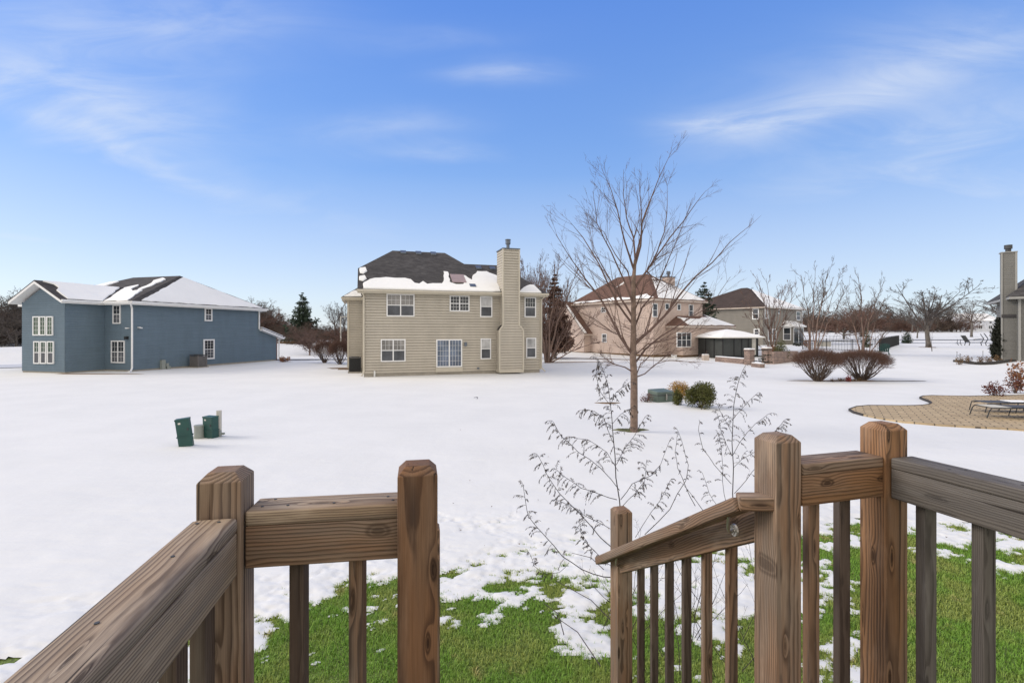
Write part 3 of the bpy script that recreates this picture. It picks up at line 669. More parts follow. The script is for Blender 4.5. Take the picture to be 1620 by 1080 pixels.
window(H, DE, *z2(350, 670), *z2(436, 825), 1, True, (3, 3), fr_w=.11)
# meters and lamps on the wall
fr, _ = wframe(DE)
def wall_bits(H, W, name, mat, rects, depth=0.12):
    fr, _ = wframe(W); mb = MB()
    for (x0, y0, x1, y1) in rects:
        ym = (y0+y1)/2; t0 = H.wall_pt(W, x0, ym)[0]; t1 = H.wall_pt(W, x1, ym)[0]; za = H.wall_pt(W, (x0+x1)/2, y0)[1]; zb = H.wall_pt(W, (x0+x1)/2, y1)[1]
        wbox(mb, fr, t0, t1, 0.02, depth, zb, za)
    return mb.build(name, M[mat], H.root)
wall_bits(H, DE, 'utility_meter', 'grey_plastic', [(*z1(1240, 830), *z1(1270, 922)), (*z1(1275, 855), *z1(1297, 880)), (*z1(1282, 878), *z1(1311, 904))], .2)
wall_bits(H, DE, 'floodlight', 'white_trim', [(*z1(1065, 574), *z1(1080, 582)), (*z1(1080, 578), *z1(1092, 587))], .18)
wall_bits(H, CD, 'floodlight', 'white_trim', [(*z1(990, 580), *z1(1008, 588))], .18)
wall_bits(H, CD, 'wall_lamp', 'black_metal', [(*z1(985, 648), *z1(1000, 670))], .2)
def ac_unit(name, label, loc, sx, sy, h, rz, mat='ac_grey'):
    r = thing(name, label, 'air conditioner', loc, rz)
    mb = MB(); 
    for i in range(13):
        z = .1+(h-.2)*i/12; mb.box(-sx/2, sx/2, -sy/2, sy/2, z, z+(h-.2)/12*.55)
    mb.box(-sx/2+.04, sx/2-.04, -sy/2+.04, sy/2-.04, .1, h-.05)
    for a in (-1, 1):
        for b2 in (-1, 1): mb.box(a*(sx/2-.02)-.025, a*(sx/2-.02)+.025, b2*(sy/2-.02)-.025, b2*(sy/2-.02)+.025, 0, h)
    mb.build('casing', M[mat], r)
    mb = MB(); mb.prism([(-sx/2-.02, -sy/2-.02), (sx/2+.02, -sy/2-.02), (sx/2+.02, sy/2+.02), (-sx/2-.02, sy/2+.02)], h, h+.05); mb.cyl((0, 0), sx*.36, h+.05, h+.08, 20); mb.build('fan_grille', M['dark_grey'], r)
    mb = MB(); mb.box(-sx/2-.08, sx/2+.08, -sy/2-.08, sy/2+.08, -.05, .09); mb.build('pad', M['concrete'], r)
    return r
g = H.wld(5.55, -.75); t_, z_ = H.wall_pt(DE, 300, 580)
g = H.wld(t_+.15, -.7); ac_unit('air_conditioner', 'grey air conditioner unit standing against the navy house wall', (g[0], g[1], 0), .8, .8, 0.95, math.atan2(.964, .267))

LIP[0] = None
# ---------------- tan house
H = House('tan_house', 'tan lap sided two storey house with tall side chimney and dark roof', (-9.1, 30.2), math.atan2(.287, .958)); HT = H
FR = ((0, 0), (11.5, 0)); LW = ((-1.05, 5.0), (0, 5.0)); c_ = 0.17
mb = MB(); lap(mb, FR, 0.22, 5.28, c_, lip=.03); lap(mb, LW, 0.22, 5.22, c_); lap(mb, ((11.5, 0), (11.5, 11)), 0.22, 5.28, c_)
lap(mb, ((-1.05, 10.5), (-1.05, 5.0)), 0.22, 5.22, c_); lap(mb, ((11.5, 11), (0, 11)), 0.22, 5.28, c_)
def gl(z, l):
    if z < 5.3: return (0, l)
    k = (z-5.3)/0.568; return (min(k, l/2), max(l-k, l/2))
lap(mb, ((0, 11), (0, 0)), 0.22, 6.8, c_, gl)
mb.build('wall', M['tan_siding'], H.root)
mb = MB(); mb.prism([(.03, .03), (11.47, .03), (11.47, 10.97), (.03, 10.97)], -.5, .22); mb.box(-1.02, .03, 5.03, 10.4, -.5, .221); mb.build('foundation', M['concrete'], H.root)
for (x, y) in ((0.0, 0.0), (11.5, 0.0), (-1.05, 5.0)): mb = MB(); mb.box(x-.05, x+.07, y-.045, y+.06, .22, 5.3); mb.build('corner_board', M['tan_trim'], H.root)
sf = 0.568; zf = lambda a, b: 5.35+(b+.4)*sf
def fp(a, b): return (a, b, zf(a, b))
front = [fp(-.35, -.4), fp(11.9, -.4), fp(9.82, 3.7), fp(6.99, 3.7), fp(5.87, 5.5), fp(2.03, 5.5), fp(-.35, 2.4)]
back = [(p[0], 11-p[1], p[2]) for p in front][::-1]
zl = zf(0, 3.7)
pl = [front, back, [fp(-.35, 2.4), fp(2.03, 5.5), (-.35, 8.6, zf(0, 2.4))], [fp(9.82, 3.7), fp(11.9, -.4), (11.9, 11.4, 5.35), (9.82, 7.3, zl)],
      [(6.99, 3.7, zl-.02), (9.82, 3.7, zl-.02), (9.82, 7.3, zl-.02), (6.99, 7.3, zl-.02)], [fp(5.87, 5.5), fp(6.99, 3.7), (6.99, 7.3, zl)],
      [(-1.45, 4.6, 5.2), (.05, 4.6, 5.2), (.05, 7, 6.35)], [(-1.45, 4.6, 5.2), (.05, 7, 6.35), (.05, 9.5, 6.35), (-1.45, 10.8, 5.2)]]
rf = roof(H, pl, 'black_shingle', 'tan_trim')
n3 = Vector((0, -sf, 1)).normalized()
def rp(px, py): p = H.on_plane(px, py, fp(0, 0), n3); return (p.x, p.y)
cl2 = lambda x, y: (x, max(y, -.38))
s1 = [(574, 462), (575, 449), (585, 443.5), (600, 441), (640, 441.5), (650, 444), (655, 450), (662, 451), (668, 447), (675, 451), (690, 450.5), (700, 450), (703, 446), (701, 438), (703, 431), (708, 432), (711, 440), (713, 448), (722, 452), (735, 451), (736, 444), (732, 437), (738, 438), (747, 445), (750, 437), (757, 431.5), (770, 431), (788, 438), (792, 462)]
s2 = [(822, 464), (824, 458.5), (838, 452.5), (845, 453), (852, 458), (858, 464)]
s3 = [(569, 426), (578, 425), (582, 429), (576, 433), (569, 432)]; s4 = [(569, 439), (577, 438), (581, 441), (574, 445), (569, 444)]
roof_snow(H, rf, zf, [[rp(*q) for q in s_] for s_ in (s1, s2, s3, s4)], 11, th=.09, amp=.05, seg=.28, clampf=cl2)
roof_snow(H, rf, lambda a, b: 5.2+(b-4.6)*.479, [[(-1.3, 4.65), (-.15, 4.65), (-.2, 5.6), (-.6, 5.6)]], 4, th=.07, amp=.04)
# skylight and vents
a0, b0 = rp(716, 449); a1, b1 = rp(733, 437)
mb = MB(); mb.slab([fp(a0-.12, b0-.1), fp(a1+.12, b0-.1), fp(a1+.12, b1+.1), fp(a0-.12, b1+.1)], 0, .10); sk = mb.build('skylight', M['black_shingle'], H.root)
mb = MB(); mb.slab([fp(a0, b0), fp(a1, b0), fp(a1, b1), fp(a0, b1)], .1, .13); mb.build('pane', M['skylight'], sk)
for (x, y) in ((638, 400.5), (662, 401.5), (685.5, 402.5), (757, 425), (779, 426), (748, 454)):
    a, b_ = rp(x, y); mb = MB(); mb.slab([fp(a-.2, b_-.17), fp(a+.2, b_-.17), fp(a+.2, b_+.17), fp(a-.2, b_+.17)], .04, .14); mb.slab([fp(a-.12, b_-.1), fp(a+.12, b_-.1), fp(a+.12, b_+.1), fp(a-.12, b_+.1)], -.02, .05); mb.build('roof_vent', M['flue'], H.root)
mb = MB(); mb.bar((-.4, -.46, 5.28), (11.95, -.46, 5.28), .12, .12); mb.bar((-1.5, 4.55, 5.12), (.0, 4.55, 5.12), .1, .1); mb.build('gutter', M['tan_trim'], H.root)
for path in ([(-.1, -.42, 5.2), (.03, -.1, 4.95), (.03, -.1, .35), (-.1, -.35, .12)], [(11.75, -.42, 5.2), (11.56, -.1, 4.95), (11.56, -.1, 1.3), (11.56, -.1, .35), (11.75, -.3, .1)]):
    mb = MB(); mb.tube([Vector(p) for p in path], .05, .05, 6); mb.build('downspout', M['tan_trim'], H.root)
def z3(x, y): return (530+x/4.153, 360+y/4.153)
def z4(x, y): return (690+x/4.154, 360+y/4.154)
window(H, FR, *z3(338, 436), *z3(522, 584), 2, True, (3, 2), False, mat=('glass_blind', 'glass_screen'))
window(H, FR, *z3(300, 732), *z3(463, 880), 2, True, (3, 2), False, mat=('glass_blind', 'glass_screen'))
window(H, FR, *z4(88, 447), *z4(218, 551), 2, True, (3, 2), True, mat=('glass_dark', 'glass_dark'))
window(H, FR, *z4(288, 450), *z4(368, 588), 1, True, (1, 1), False, mat=('glass_white', 'glass_screen'))
window(H, FR, *z4(291, 727), *z4(360, 864), 1, True, (1, 1), False, mat=('glass_white', 'glass_screen'))
window(H, FR, *z4(579, 457), *z4(655, 589), 1, True, (4, 2), False, mat=('glass_dark', 'glass_screen'))
window(H, FR, *z4(590, 723), *z4(656, 856), 1, True, (1, 1), False, mat=('glass_white', 'glass_screen'))
window(H, FR, 690, 536.5, 731, 580.5, 2, False, (4, 5), mat=('glass_blue', 'glass_dark'), fr_w=.075, name='sliding_door')
wall_bits(H, FR, 'door_sill', 'tan_trim', [(689, 581, 732, 588)], .09)
wall_bits(H, FR, 'wall_lamp', 'flue', [(*z4(184, 752), *z4(200, 778))], .16)
wall_bits(H, FR, 'vent_pipe', 'pvc_white', [(*z3(254, 940), *z3(265, 990))], .12)
wall_bits(H, FR, 'faucet', 'flue', [(*z4(268, 918), *z4(282, 928))], .1)
# chimney
def cx_(px, b=-.75): return H.on_plane(px, 500, (0, b, 0), (0, 1, 0)).x
def cz_(py, b=-.75, px=808): return H.on_plane(px, py, (0, b, 0), (0, 1, 0)).z
L0, L1, U0, U1 = cx_(790.3), cx_(827.8), cx_(796), cx_(821.3); zs0, zs1, zt = cz_(522), cz_(514), cz_(394)
CF = ((L0, -.75), (L1, -.75)); mb = MB()
def chr_(z, l):
    if z <= zs0: return (0, l)
    k = min(1, (z-zs0)/(zs1-zs0)); return ((U0-L0)*k, l-(L1-U1)*k)
lap(mb, CF, .25, zt, .17, chr_, lip=.03)
lap(mb, ((L0, 0), (L0, -.75)), .25, zs0, .17); lap(mb, ((L1, -.75), (L1, 0)), .25, zs0, .17)
lap(mb, ((U0, .75), (U0, -.75)), zs1, zt, .17); lap(mb, ((U1, -.75), (U1, .75)), zs1, zt, .17); lap(mb, ((U1, .75), (U0, .75)), 5.2, zt, .17)
ch = mb.build('chimney', M['tan_siding'], H.root)
mb = MB(); mb.add([(L0, 0, zs0), (L0, -.75, zs0), (U0, -.75, zs1), (U0, 0, zs1)], [(0, 1, 2, 3)]); mb.build('shoulder', M['black_shingle'], ch); mb = MB(); mb.add([(L1, -.75, zs0), (L1, 0, zs0), (U1, 0, zs1), (U1, -.75, zs1)], [(0, 1, 2, 3)])
mb.build('shoulder', M['black_shingle'], ch)
mb = MB()
for (x, za, zb) in ((L0, .25, zs0), (L1, .25, zs0), (U0, zs1, zt), (U1, zs1, zt)): mb.box(x-.05, x+.05, -.795, -.70, za, zb)
mb.bar((L0, -.772, zs0), (U0, -.772, zs1), .05, .09); mb.bar((L1, -.772, zs0), (U1, -.772, zs1), .05, .09)
mb.box(L0-.03, L1+.03, -.80, 0, .12, .25)
mb.build('corner_board', M['tan_trim'], ch)
mb = MB(); mb.box(U0-.06, U1+.06, -.82, .8, zt, zt+.06); mb.build('cap', M['flue'], ch)
mb = MB(); xc = (U0+U1)/2; zc0 = zt+.06; mb.cyl((xc, 0), .11, zc0, zc0+.5); mb.cyl((xc, 0), .17, zc0+.38, zc0+.62); mb.cyl((xc, 0), .19, zc0+.65, zc0+.70); mb.build('flue', M['flue'], ch)
g = H.wld(-.55, 3.6); ac_unit('air_conditioner', 'black air conditioner unit left of the tan house', (g[0], g[1], 0), .75, .75, 1.0, 0.29, 'black_metal')

# ---------------- pinkish house
H = House('pinkish_house', 'pinkish beige house with brown roof and snowy rear wing', (15.1, 52.5), math.atan2(.55, .835))
# local a along R (away right), b along -L (away left)
LL = ((0, 15.9), (0, 0)); RR = ((0, 0), (8.3, 0)); zt = 6.3; zb = T(15, 54)-.1
mb = MB(); c_ = .19
lap(mb, RR, zb+.35, zt-.1, c_)
lap(mb, ((0, 13), (0, 0)), zb+.35, zt-.1, c_)
lap(mb, ((8.3, 0), (8.3, 13)), zb+.35, zt-.1, c_); lap(mb, ((8.3, 13), (0, 13)), zb+.35, zt-.1, c_)
# garage wing with its gable turned to the camera
GW = ((-1.0, 17.2), (-1.0, 9.9))
def gg(z, l):
    if z < 2.75: return (0, l)
    k = (z-2.75)/(6.5-2.75); return (l*.5*k, l-l*.5*k)
lap(mb, GW, zb+.35, 6.4, c_, gg); lap(mb, ((-1.0, 9.9), (0, 9.9)), zb+.35, 2.75, c_); lap(mb, ((6, 17.2), (-1.0, 17.2)), zb+.35, 2.75, c_)
# rear family room wing
a0, a1, bw = 2.2, 13.5, -2.0
lap(mb, ((a0, bw), (8.6, bw)), zb+.35, 3.35, c_); lap(mb, ((a0, 0), (a0, bw)), zb+.35, 3.35, c_); lap(mb, ((8.6, bw), (8.6, -.3)), zb+.35, 3.35, c_); lap(mb, ((8.6, -.3), (a1, -.3)), zb+.35, 3.35, c_); lap(mb, ((a1, -.3), (a1, 8)), zb+.35, 3.35, c_)
mb.build('wall', M['pink_siding'], H.root)
mb = MB(); mb.prism([(.03, .03), (8.27, .03), (8.27, 12.97), (.03, 12.97)], -.5, zb+.35); mb.prism([(a0+.03, bw+.03), (8.57, bw+.03), (8.57, 0.02), (a0+.03, 0.02)], -.5, zb+.351)
mb.prism([(-.97, 9.93), (0.02, 9.93), (0.02, 17.1), (-.97, 17.1)], -.5, zb+.352); mb.prism([(8.6, -.27), (a1-.03, -.27), (a1-.03, 8), (8.6, 8)], -.5, zb+.353); mb.build('foundation', M['leaf_litter'], H.root)
o_ = .45; E0, E1, E2, E3 = (-o_, -o_, zt), (8.75, -o_, zt), (8.75, 13.4, zt), (-o_, 13.4, zt); R0, R1 = (4.15, 4.5, 9.6), (4.15, 9.4, 9.65)
pl = [(E0, E1, R0), (E1, E2, R1, R0), (E2, E3, R1), (E3, E0, R0, R1)]
pl += [((-1.4, 13.55, 6.62), (-1.4, 9.45, 2.55), (4, 9.45, 2.55), (4, 13.55, 6.62)), ((-1.4, 13.55, 6.62), (4, 13.55, 6.62), (4, 17.65, 2.55), (-1.4, 17.65, 2.55))]
zw = 3.45
W0, W1, W2 = (a0-.4, bw-.4, zw), (9.0, bw-.4, zw), (9.0, -.05, zw)
pl += [(W0, (8.9, bw-.4, zw), (8.9, 0.02, 4.55), (a0+1.6, 0.02, 4.55)), (W0, (a0+1.6, 0.02, 4.55), (a0-.4, 0.02, zw))]
pl += [((8.35, -.7, zw), (a1+.4, -.7, zw), (8.35, 4.4, 6.15)), ((a1+.4, -.7, zw), (a1+.4, 9.5, zw), (8.35, 4.4, 6.15)), ((8.35, 4.4, 6.15), (a1+.4, 9.5, zw), (8.35, 9.5, zw))]
rf = roof(H, pl, 'brown_shingle', 'pink_trim')
sR = (9.6-zt)/4.95
roof_snow(H, rf, lambda a, b: zt+(b+o_)*sR, [[(.3, -.4), (8.2, -.4), (4.3, 4.1)]], 21, amp=.05, seg=.6)
roof_snow(H, rf, lambda a, b: zt+(a+o_)*(9.6-zt)/(4.15+o_), [[(-.40, -.2), (-.40, 12.5), (-.27, 12.5), (-.2, 8), (0.05, 6), (-.15, 3), (.25, 1.2)], [(1.9, 7.6), (2.3, 7.5), (3.0, 7.1), (2.6, 7.0)]], 22, amp=.08, seg=.6)
roof_snow(H, rf, lambda a, b: zw+(b-bw+.4)*(4.55-zw)/(-bw+.42), [[(a0+.4, bw-.35), (8.85, bw-.35), (8.85, -.4), (7.4, -.5), (6.4, -.9), (4.4, -.8), (3.2, -.5), (a0+1.2, -.7)]], 23, amp=.08, seg=.5)
roof_snow(H, rf, lambda a, b: zw+(b+.7)*(6.15-zw)/5.1, [[(8.4, -.65), (a1+.2, -.65), (8.45, 4.2)]], 24, amp=.03, seg=.6)
roof_snow(H, rf, lambda a, b: 2.55+(b-9.45)*.9927, [[(-1.38, 9.5), (-1.38, 13.4), (-1.1, 13.4), (-.95, 9.5)]], 26, amp=.02, seg=.4)
for (aa, bb) in ((9.3, .7), (10.2, .9)):
    zz = zw+(bb+.7)*(6.15-zw)/5.1; mb = MB(); s_ = (6.15-zw)/5.1
    mb.slab([(aa, bb, zz), (aa+.45, bb, zz), (aa+.45, bb+1.1, zz+1.1*s_), (aa, bb+1.1, zz+1.1*s_)], .03, .22); mb.build('skylight', M['black_shingle'], H.root)
def z5(x, y): return (860+x/5.4, 400+y/5.4)
for (x0, y0, x1, y1) in ((928, 430, 971, 548), (1035, 430, 1071, 487), (1138, 436, 1170, 492), (1237, 440, 1276, 552)):
    window(H, RR, *z5(x0, y0), *z5(x1, y1), 1, y1-y0 > 80, (1, 1), fr_w=.09)
window(H, LL, *z5(500, 690), *z5(541, 765), 1, True, (2, 2), fr_w=.09); window(H, LL, *z5(492, 463), *z5(535, 510), 1, True, (2, 1), fr_w=.09)
FW = ((a0, bw), (8.6, bw)); window(H, FW, *z5(1135, 677), *z5(1258, 806), 3, True, (1, 1), fr_w=.09)
wall_bits(H, FW, 'vent_pipe', 'pvc_white', [(*z5(1088, 866), *z5(1100, 890)), (*z5(1112, 870), *z5(1125, 905))], .2)
BW = ((8.6, -.3), (a1, -.3)); window(H, BW, *z5(1345, 690), *z5(1372, 850), 1, False, (1, 1), mat=('glass_dark', 'glass_dark'), name='door', fr_w=.09)
pc = Vector(H.loc(*at(1057.5, 455, 60).xy)); mb = MB(); wz0, wz1 = 5.0, at(1057, 439, 60).z
mb.box(pc.x-.65, pc.x+.65, pc.y-.45, pc.y+.45, wz0, wz1); ch = mb.build('chimney', M['pink_siding'], H.root)
mb = MB(); mb.box(pc.x-.7, pc.x+.7, pc.y-.5, pc.y+.5, wz1, wz1+.08); mb.cyl((pc.x, pc.y), .16, wz1+.08, wz1+.5); mb.cyl((pc.x, pc.y), .24, wz1+.4, wz1+.75); mb.build('flue', M['flue'], ch)

# ---------------- grey house
dep = 72.0; c4 = at(1207, 500, dep)
H = House('grey_house', 'grey two storey house with umber roof behind the screened gazebo', (c4.x, c4.y), math.atan2(.62, .785)); zg = T(c4.x, c4.y+5)
zt = at(1207, 484.6, dep).z
RR = ((0, 0), (10.5, 0)); LL = ((0, 12.5), (0, 0)); mb = MB(); c_ = .2
r_end = H.wall_pt(RR, 1268, 500)[0]; l_end = 12.5-H.wall_pt(LL, 1142, 500)[0]
RR = ((0, 0), (r_end, 0)); l_end = 14.0; LL = ((0, l_end), (0, 0))
for W_ in (RR, LL, ((r_end, 0), (r_end, l_end))): lap(mb, W_, zg-.3, zt, c_)
mb.build('wall', M['grey_siding'], H.root)
o_ = .45; pz = at(1166, 454, dep+7.3).z; rm = r_end/2; b0r, b1r = 5.6, 6.6; print('grey', r_end, l_end)
E0, E1, E2, E3 = (-o_, -o_, zt), (r_end+o_, -o_, zt), (r_end+o_, l_end+o_, zt), (-o_, l_end+o_, zt); R0 = (rm, b0r, pz); R1 = (rm, b1r, pz)
rf = roof(H, [(E0, E1, R0), (E1, E2, R1, R0), (E2, E3, R1), (E3, E0, R0, R1)], 'umber_shingle', 'pink_trim')
sR = (pz-zt)/(b0r+o_)
roof_snow(H, rf, lambda a, b: zt+(b+o_)*sR, [[(.15, -.4), (r_end-.1, -.4), (rm+.15, b0r-.7)]], 31, amp=.05, seg=.8)
def z6(x, y): return (1100+x/5.4, 420+y/5.4)
window(H, LL, *z6(487, 368), *z6(545, 460), 1, True, (1, 1), fr_w=.14, mat=('glass_screen', 'glass_dark')); window(H, LL, *z6(500, 540), *z6(550, 595), 1, True, (1, 1), fr_w=.14)
window(H, RR, *z6(590, 365), *z6(620, 455), 1, True, (1, 1), fr_w=.14, mat=('glass_white', 'glass_dark')); window(H, RR, *z6(700, 375), *z6(725, 412), 1, False, (1, 1), fr_w=.12)
window(H, RR, *z6(860, 390), *z6(895, 470), 1, True, (1, 1), fr_w=.12); window(H, RR, *z6(618, 540), *z6(690, 645), 2, True, (1, 1), fr_w=.14)
bay = [H.wall_pt(RR, *z6(738, 600))[0], H.wall_pt(RR, *z6(868, 600))[0]]; zbt = H.wall_pt(RR, *z6(800, 520))[1]
mb = MB(); q0, q1 = bay; d_ = 1.3
pts = [(q0-.2, 0), (q0+.7, -d_), (q1-.7, -d_), (q1+.2, 0)]
for i in range(3): lap(mb, (pts[i], pts[i+1]), zg-.2, zbt, c_)
bo = mb.build('bay', M['grey_siding'], H.root)
mb = MB(); rp_ = [(q0-.5, .02, zbt), (q0+.5, -d_-.35, zbt), (q1-.5, -d_-.35, zbt), (q1+.5, .02, zbt)]; tp = (q0+1, .02, zbt+.8); tq = (q1-1, .02, zbt+.8)
mb.slab([rp_[0], rp_[1], tp], -.1, .08); mb.slab([rp_[1], rp_[2], tq, tp], -.1, .08); mb.slab([rp_[2], rp_[3], tq], -.1, .08); mb.build('bay_roof', M['roof_snow'], bo)
window(H, (pts[0], pts[1]), 0, 0, 0, 0, 1, True, (1, 1), fr_w=.12, rect=(.25, 1.35, zg+.7, zbt-.15)); 
window(H, (pts[1], pts[2]), 0, 0, 0, 0, 2, False, (1, 1), fr_w=.12, rect=(.2, max(1.2, q1-q0-1.6), zg+.1, zbt-.2), name='door')
mb = MB(); mb.box(-1.6, -.02, l_end*.45, l_end*.45+3.2, zg, zg+2.4); mb.build('bump_out', M['grey_siding'], H.root)
mb = MB(); mb.slab([(-1.9, l_end*.45-.3, zg+2.4), (-1.9, l_end*.45+3.5, zg+2.4), (.0, l_end*.45+3.5, zg+3.4), (.0, l_end*.45-.3, zg+3.4)], 0, .12); mb.build('porch_roof', M['umber_shingle'], H.root)
mb = MB(); mb.tube([(r_end-.15, -.1, zt-.1), (r_end-.15, -.1, zg)], .07, .07, 6); mb.bar((-o_, -o_-.05, zt-.08), (r_end+o_, -o_-.05, zt-.08), .12, .14); mb.build('gutter', M['white_trim'], H.root)

# ---------------- right hand house, cut by the frame
H = House('taupe_house', 'taupe house with tall slim chimney cut by the right picture edge', (38.05, 37.0), math.atan2(-.6, .8)); zg = T(38, 37)
mb = MB(); lap(mb, ((0, 0), (9, 0)), zg, 5.35, .15); lap(mb, ((0, 9), (0, 0)), zg, 5.35, .15); lap(mb, ((9, 0), (9, 9)), zg, 5.35, .15)
mb.build('wall', M['taupe_siding'], H.root)
mb = MB(); mb.box(.03, 8.97, .03, 8.97, zg-.6, zg); mb.build('foundation', M['concrete'], H.root)
roof(H, [((-.6, -.5, 5.45), (9.5, -.5, 5.45), (9.5, 4.5, 8.0), (2.2, 4.5, 8.0)), ((-.6, 9.5, 5.45), (-.6, -.5, 5.45), (2.2, 4.5, 8.0)), ((9.5, 9.5, 5.45), (-.6, 9.5, 5.45), (2.2, 4.5, 8.0), (9.5, 4.5, 8.0))], 'black_shingle', 'taupe_trim')
mb = MB(); mb.box(-.04, .10, -.05, .02, zg, 5.3); mb.tube([(.35, -.4, 5.3), (.3, -.1, 5.0), (.3, -.1, zg+.2)], .05, .05, 6); mb.build('corner_board', M['taupe_trim'], H.root)
mb = MB(); zc = 8.85
c0, c1, oo = .8, 1.5, -.82
lap(mb, ((oo, c0), (0, c0)), zg, zc, .15, lip=.005); lap(mb, ((oo, c1), (oo, c0)), zg, zc, .15, lip=.005); lap(mb, ((0, c0), (0, c1)), 5.3, zc, .15, lip=.005); lap(mb, ((0, c1), (oo, c1)), zg, zc, .15, lip=.005)
ch = mb.build('chimney', M['taupe_siding'], H.root)
mb = MB(); mb.box(oo-.045, oo+.05, c0-.045, c0+.04, zg, zc); mb.box(-.09, .035, c0-.045, c0+.04, 5.6, zc); mb.box(oo-.07, .06, c0-.07, c1+.06, zc, zc+.07); mb.build('corner_board', M['taupe_trim'], ch)
mb = MB(); mb.box(oo-.02, .0, c0-.06, c0+.0, 3.85, 4.1); mb.build('shoulder', M['black_shingle'], ch)
xc = oo/2; yc = (c0+c1)/2; mb = MB(); mb.cyl((xc, yc), .17, zc+.07, zc+.45); mb.cyl((xc, yc), .24, zc+.32, zc+.62); mb.build('flue', M['dark_grey'], ch)
# ---------------- far white house
p = ground(1560, 525); dep = 190.0; p = at(1560, 522, dep); zg = T(p.x, p.y)
H = House('white_house', 'small far white gabled house with snowy roof beyond the field', (p.x-8.5, p.y), R(8)); 
mb = MB(); WF = ((0, 0), (16, 0)); lap(mb, WF, zg-.3, zg+4.2, .3); 
def wg(z, l): k = max(0, (z-zg-4.2)/2.6); return (l*.5*k, l-l*.5*k)
lap(mb, ((0, 10), (0, 0)), zg-.3, zg+6.8, .3, wg); lap(mb, ((16, 0), (16, 10)), zg-.3, zg+6.8, .3, wg); mb.build('wall', M['white_siding'], H.root)
mb = MB(); mb.slab([(-.5, -.6, zg+4.1), (16.5, -.6, zg+4.1), (16.5, 5, zg+7.0), (-.5, 5, zg+7.0)], -.1, .12); mb.slab([(-.5, 5, zg+7.0), (16.5, 5, zg+7.0), (16.5, 10.6, zg+4.1), (-.5, 10.6, zg+4.1)], -.1, .12); mb.build('roof', M['roof_snow'], H.root)
for i in (2.0, 6.5, 11.0): window(H, WF, 0, 0, 0, 0, 2, False, (1, 1), fr_w=.1, rect=(i, i+1.8, zg+.9, zg+2.3)); window(H, WF, 0, 0, 0, 0, 1, False, (1, 1), fr_w=.1, rect=(i+.3, i+1.5, zg+3.0, zg+3.9))
# ================================================================ DECK AND RAILINGS
def board(name, p, q, wd, ht, mat, parent, up=(0, 0, 1), bev=0.004, chamfer=0.0):
    """box with its local X along p->q so the wood grain follows the length; wd = local Y, ht = local Z"""
    p = Vector(p); q = Vector(q); x = (q-p).normalized(); up = Vector(up)
    y = up.cross(x); y.normalize(); z = x.cross(y); Ln = (q-p).length
    bm = bmesh.new(); bmesh.ops.create_cube(bm, size=1.0)
    for v in bm.verts: v.co = Vector((v.co.x*Ln, v.co.y*wd, v.co.z*ht))
    if chamfer:
        top = [v for v in bm.verts if v.co.x > 0]; r = bmesh.ops.extrude_face_region(bm, geom=[f for f in bm.faces if all(v in top for v in f.verts)])
        for v in [g for g in r['geom'] if isinstance(g, bmesh.types.BMVert)]:
            v.co.x += chamfer*0.95; v.co.y *= (wd-2*chamfer*0.85)/wd; v.co.z *= (ht-2*chamfer*0.85)/ht
        bmesh.ops.delete(bm, geom=[f for f in bm.faces if all(abs(v.co.x-Ln/2) < 1e-6 for v in f.verts)], context='FACES_ONLY')
    bmesh.ops.recalc_face_normals(bm, faces=bm.faces)
    bmesh.ops.bevel(bm, geom=list(bm.edges), offset=bev, segments=3, profile=0.55, affect='EDGES')
    me = bpy.data.meshes.new(name); bm.to_mesh(me); bm.free(); me.materials.append(M[mat])
    me.polygons.foreach_set('use_smooth', [True]*len(me.polygons))
    try: me.set_sharp_from_angle(angle=R(35))
    except Exception: pass
    o = bpy.data.objects.new(name, me); COL.objects.link(o)
    mw = Matrix((x, y, z)).transposed().to_4x4(); mw.translation = (p+q)/2
    if parent is not None: o.parent = parent; mw = Matrix.Translation(-parent.location) @ mw
    o.matrix_local = mw; return o
def Z(r): return EYE+r
def V2(p, z): return Vector((p[0], p[1], z))
eL = Vector((.982, .189, 0)).normalized(); dL = Vector((-eL.y, eL.x, 0)); eR = Vector((.966, .259, 0)).normalized(); dR = Vector((-eR.y, eR.x, 0)); PW = .097
DECK = 1.40
def post(NL, e, d, ztop, mat, parent, w=PW, z0=0.0, ch=.022):
    c = Vector((NL[0], NL[1], 0))+e*w/2+d*w/2
    return board('post', V2(c, z0), V2(c, ztop), w, w, mat, parent, up=-d, bev=.0022, chamfer=ch)
# left railing ------------------------------------------------
A = thing('deck_railing', 'weathered brown deck railing on the left, running to the near left corner', 'railing', (-.65, 1.2, 0))
post((-.738, 1.151), eL, dL, Z(-.357), 'wood_weathered', A); post((-.279, 1.20), eL, dL, Z(-.355), 'wood_umber', A)
zt, zm, zb = Z(-.433), Z(-.471), Z(-.572)
# short rail between the two posts
p0 = Vector((-.643, 1.186, 0)); p1 = Vector((-.262, 1.243, 0)); d = (p1-p0).normalized(); nrm = Vector((-d.y, d.x, 0))
board('top_rail', V2(p0+nrm*.05, (zt+zm)/2), V2(p1+nrm*.05, (zt+zm)/2), .10, zt-zm-.001, 'wood_rail', A, bev=.007)
board('rail', V2(p0+nrm*.021, (zb+zm)/2), V2(p1+nrm*.021, (zb+zm)/2), .038, zm-zb, 'wood_weathered', A)
board('bottom_rail', V2(p0+nrm*.021, DECK+.10), V2(p1+nrm*.021, DECK+.10), .038, .09, 'wood_weathered', A)
def along(p, d, px):     # point on the line whose picture column is px
    k = (px-CX)/F; t_ = (k*p.y-p.x)/(d.x-k*d.y); return p+d*t_
for px in (473.5, 566): c = along(p0+nrm*.062, d, px); board('baluster', V2(c, DECK+.02), V2(c, zm), .037, .037, 'wood_dark' if px < 500 else 'wood_weathered', A, up=(0, -1, 0))
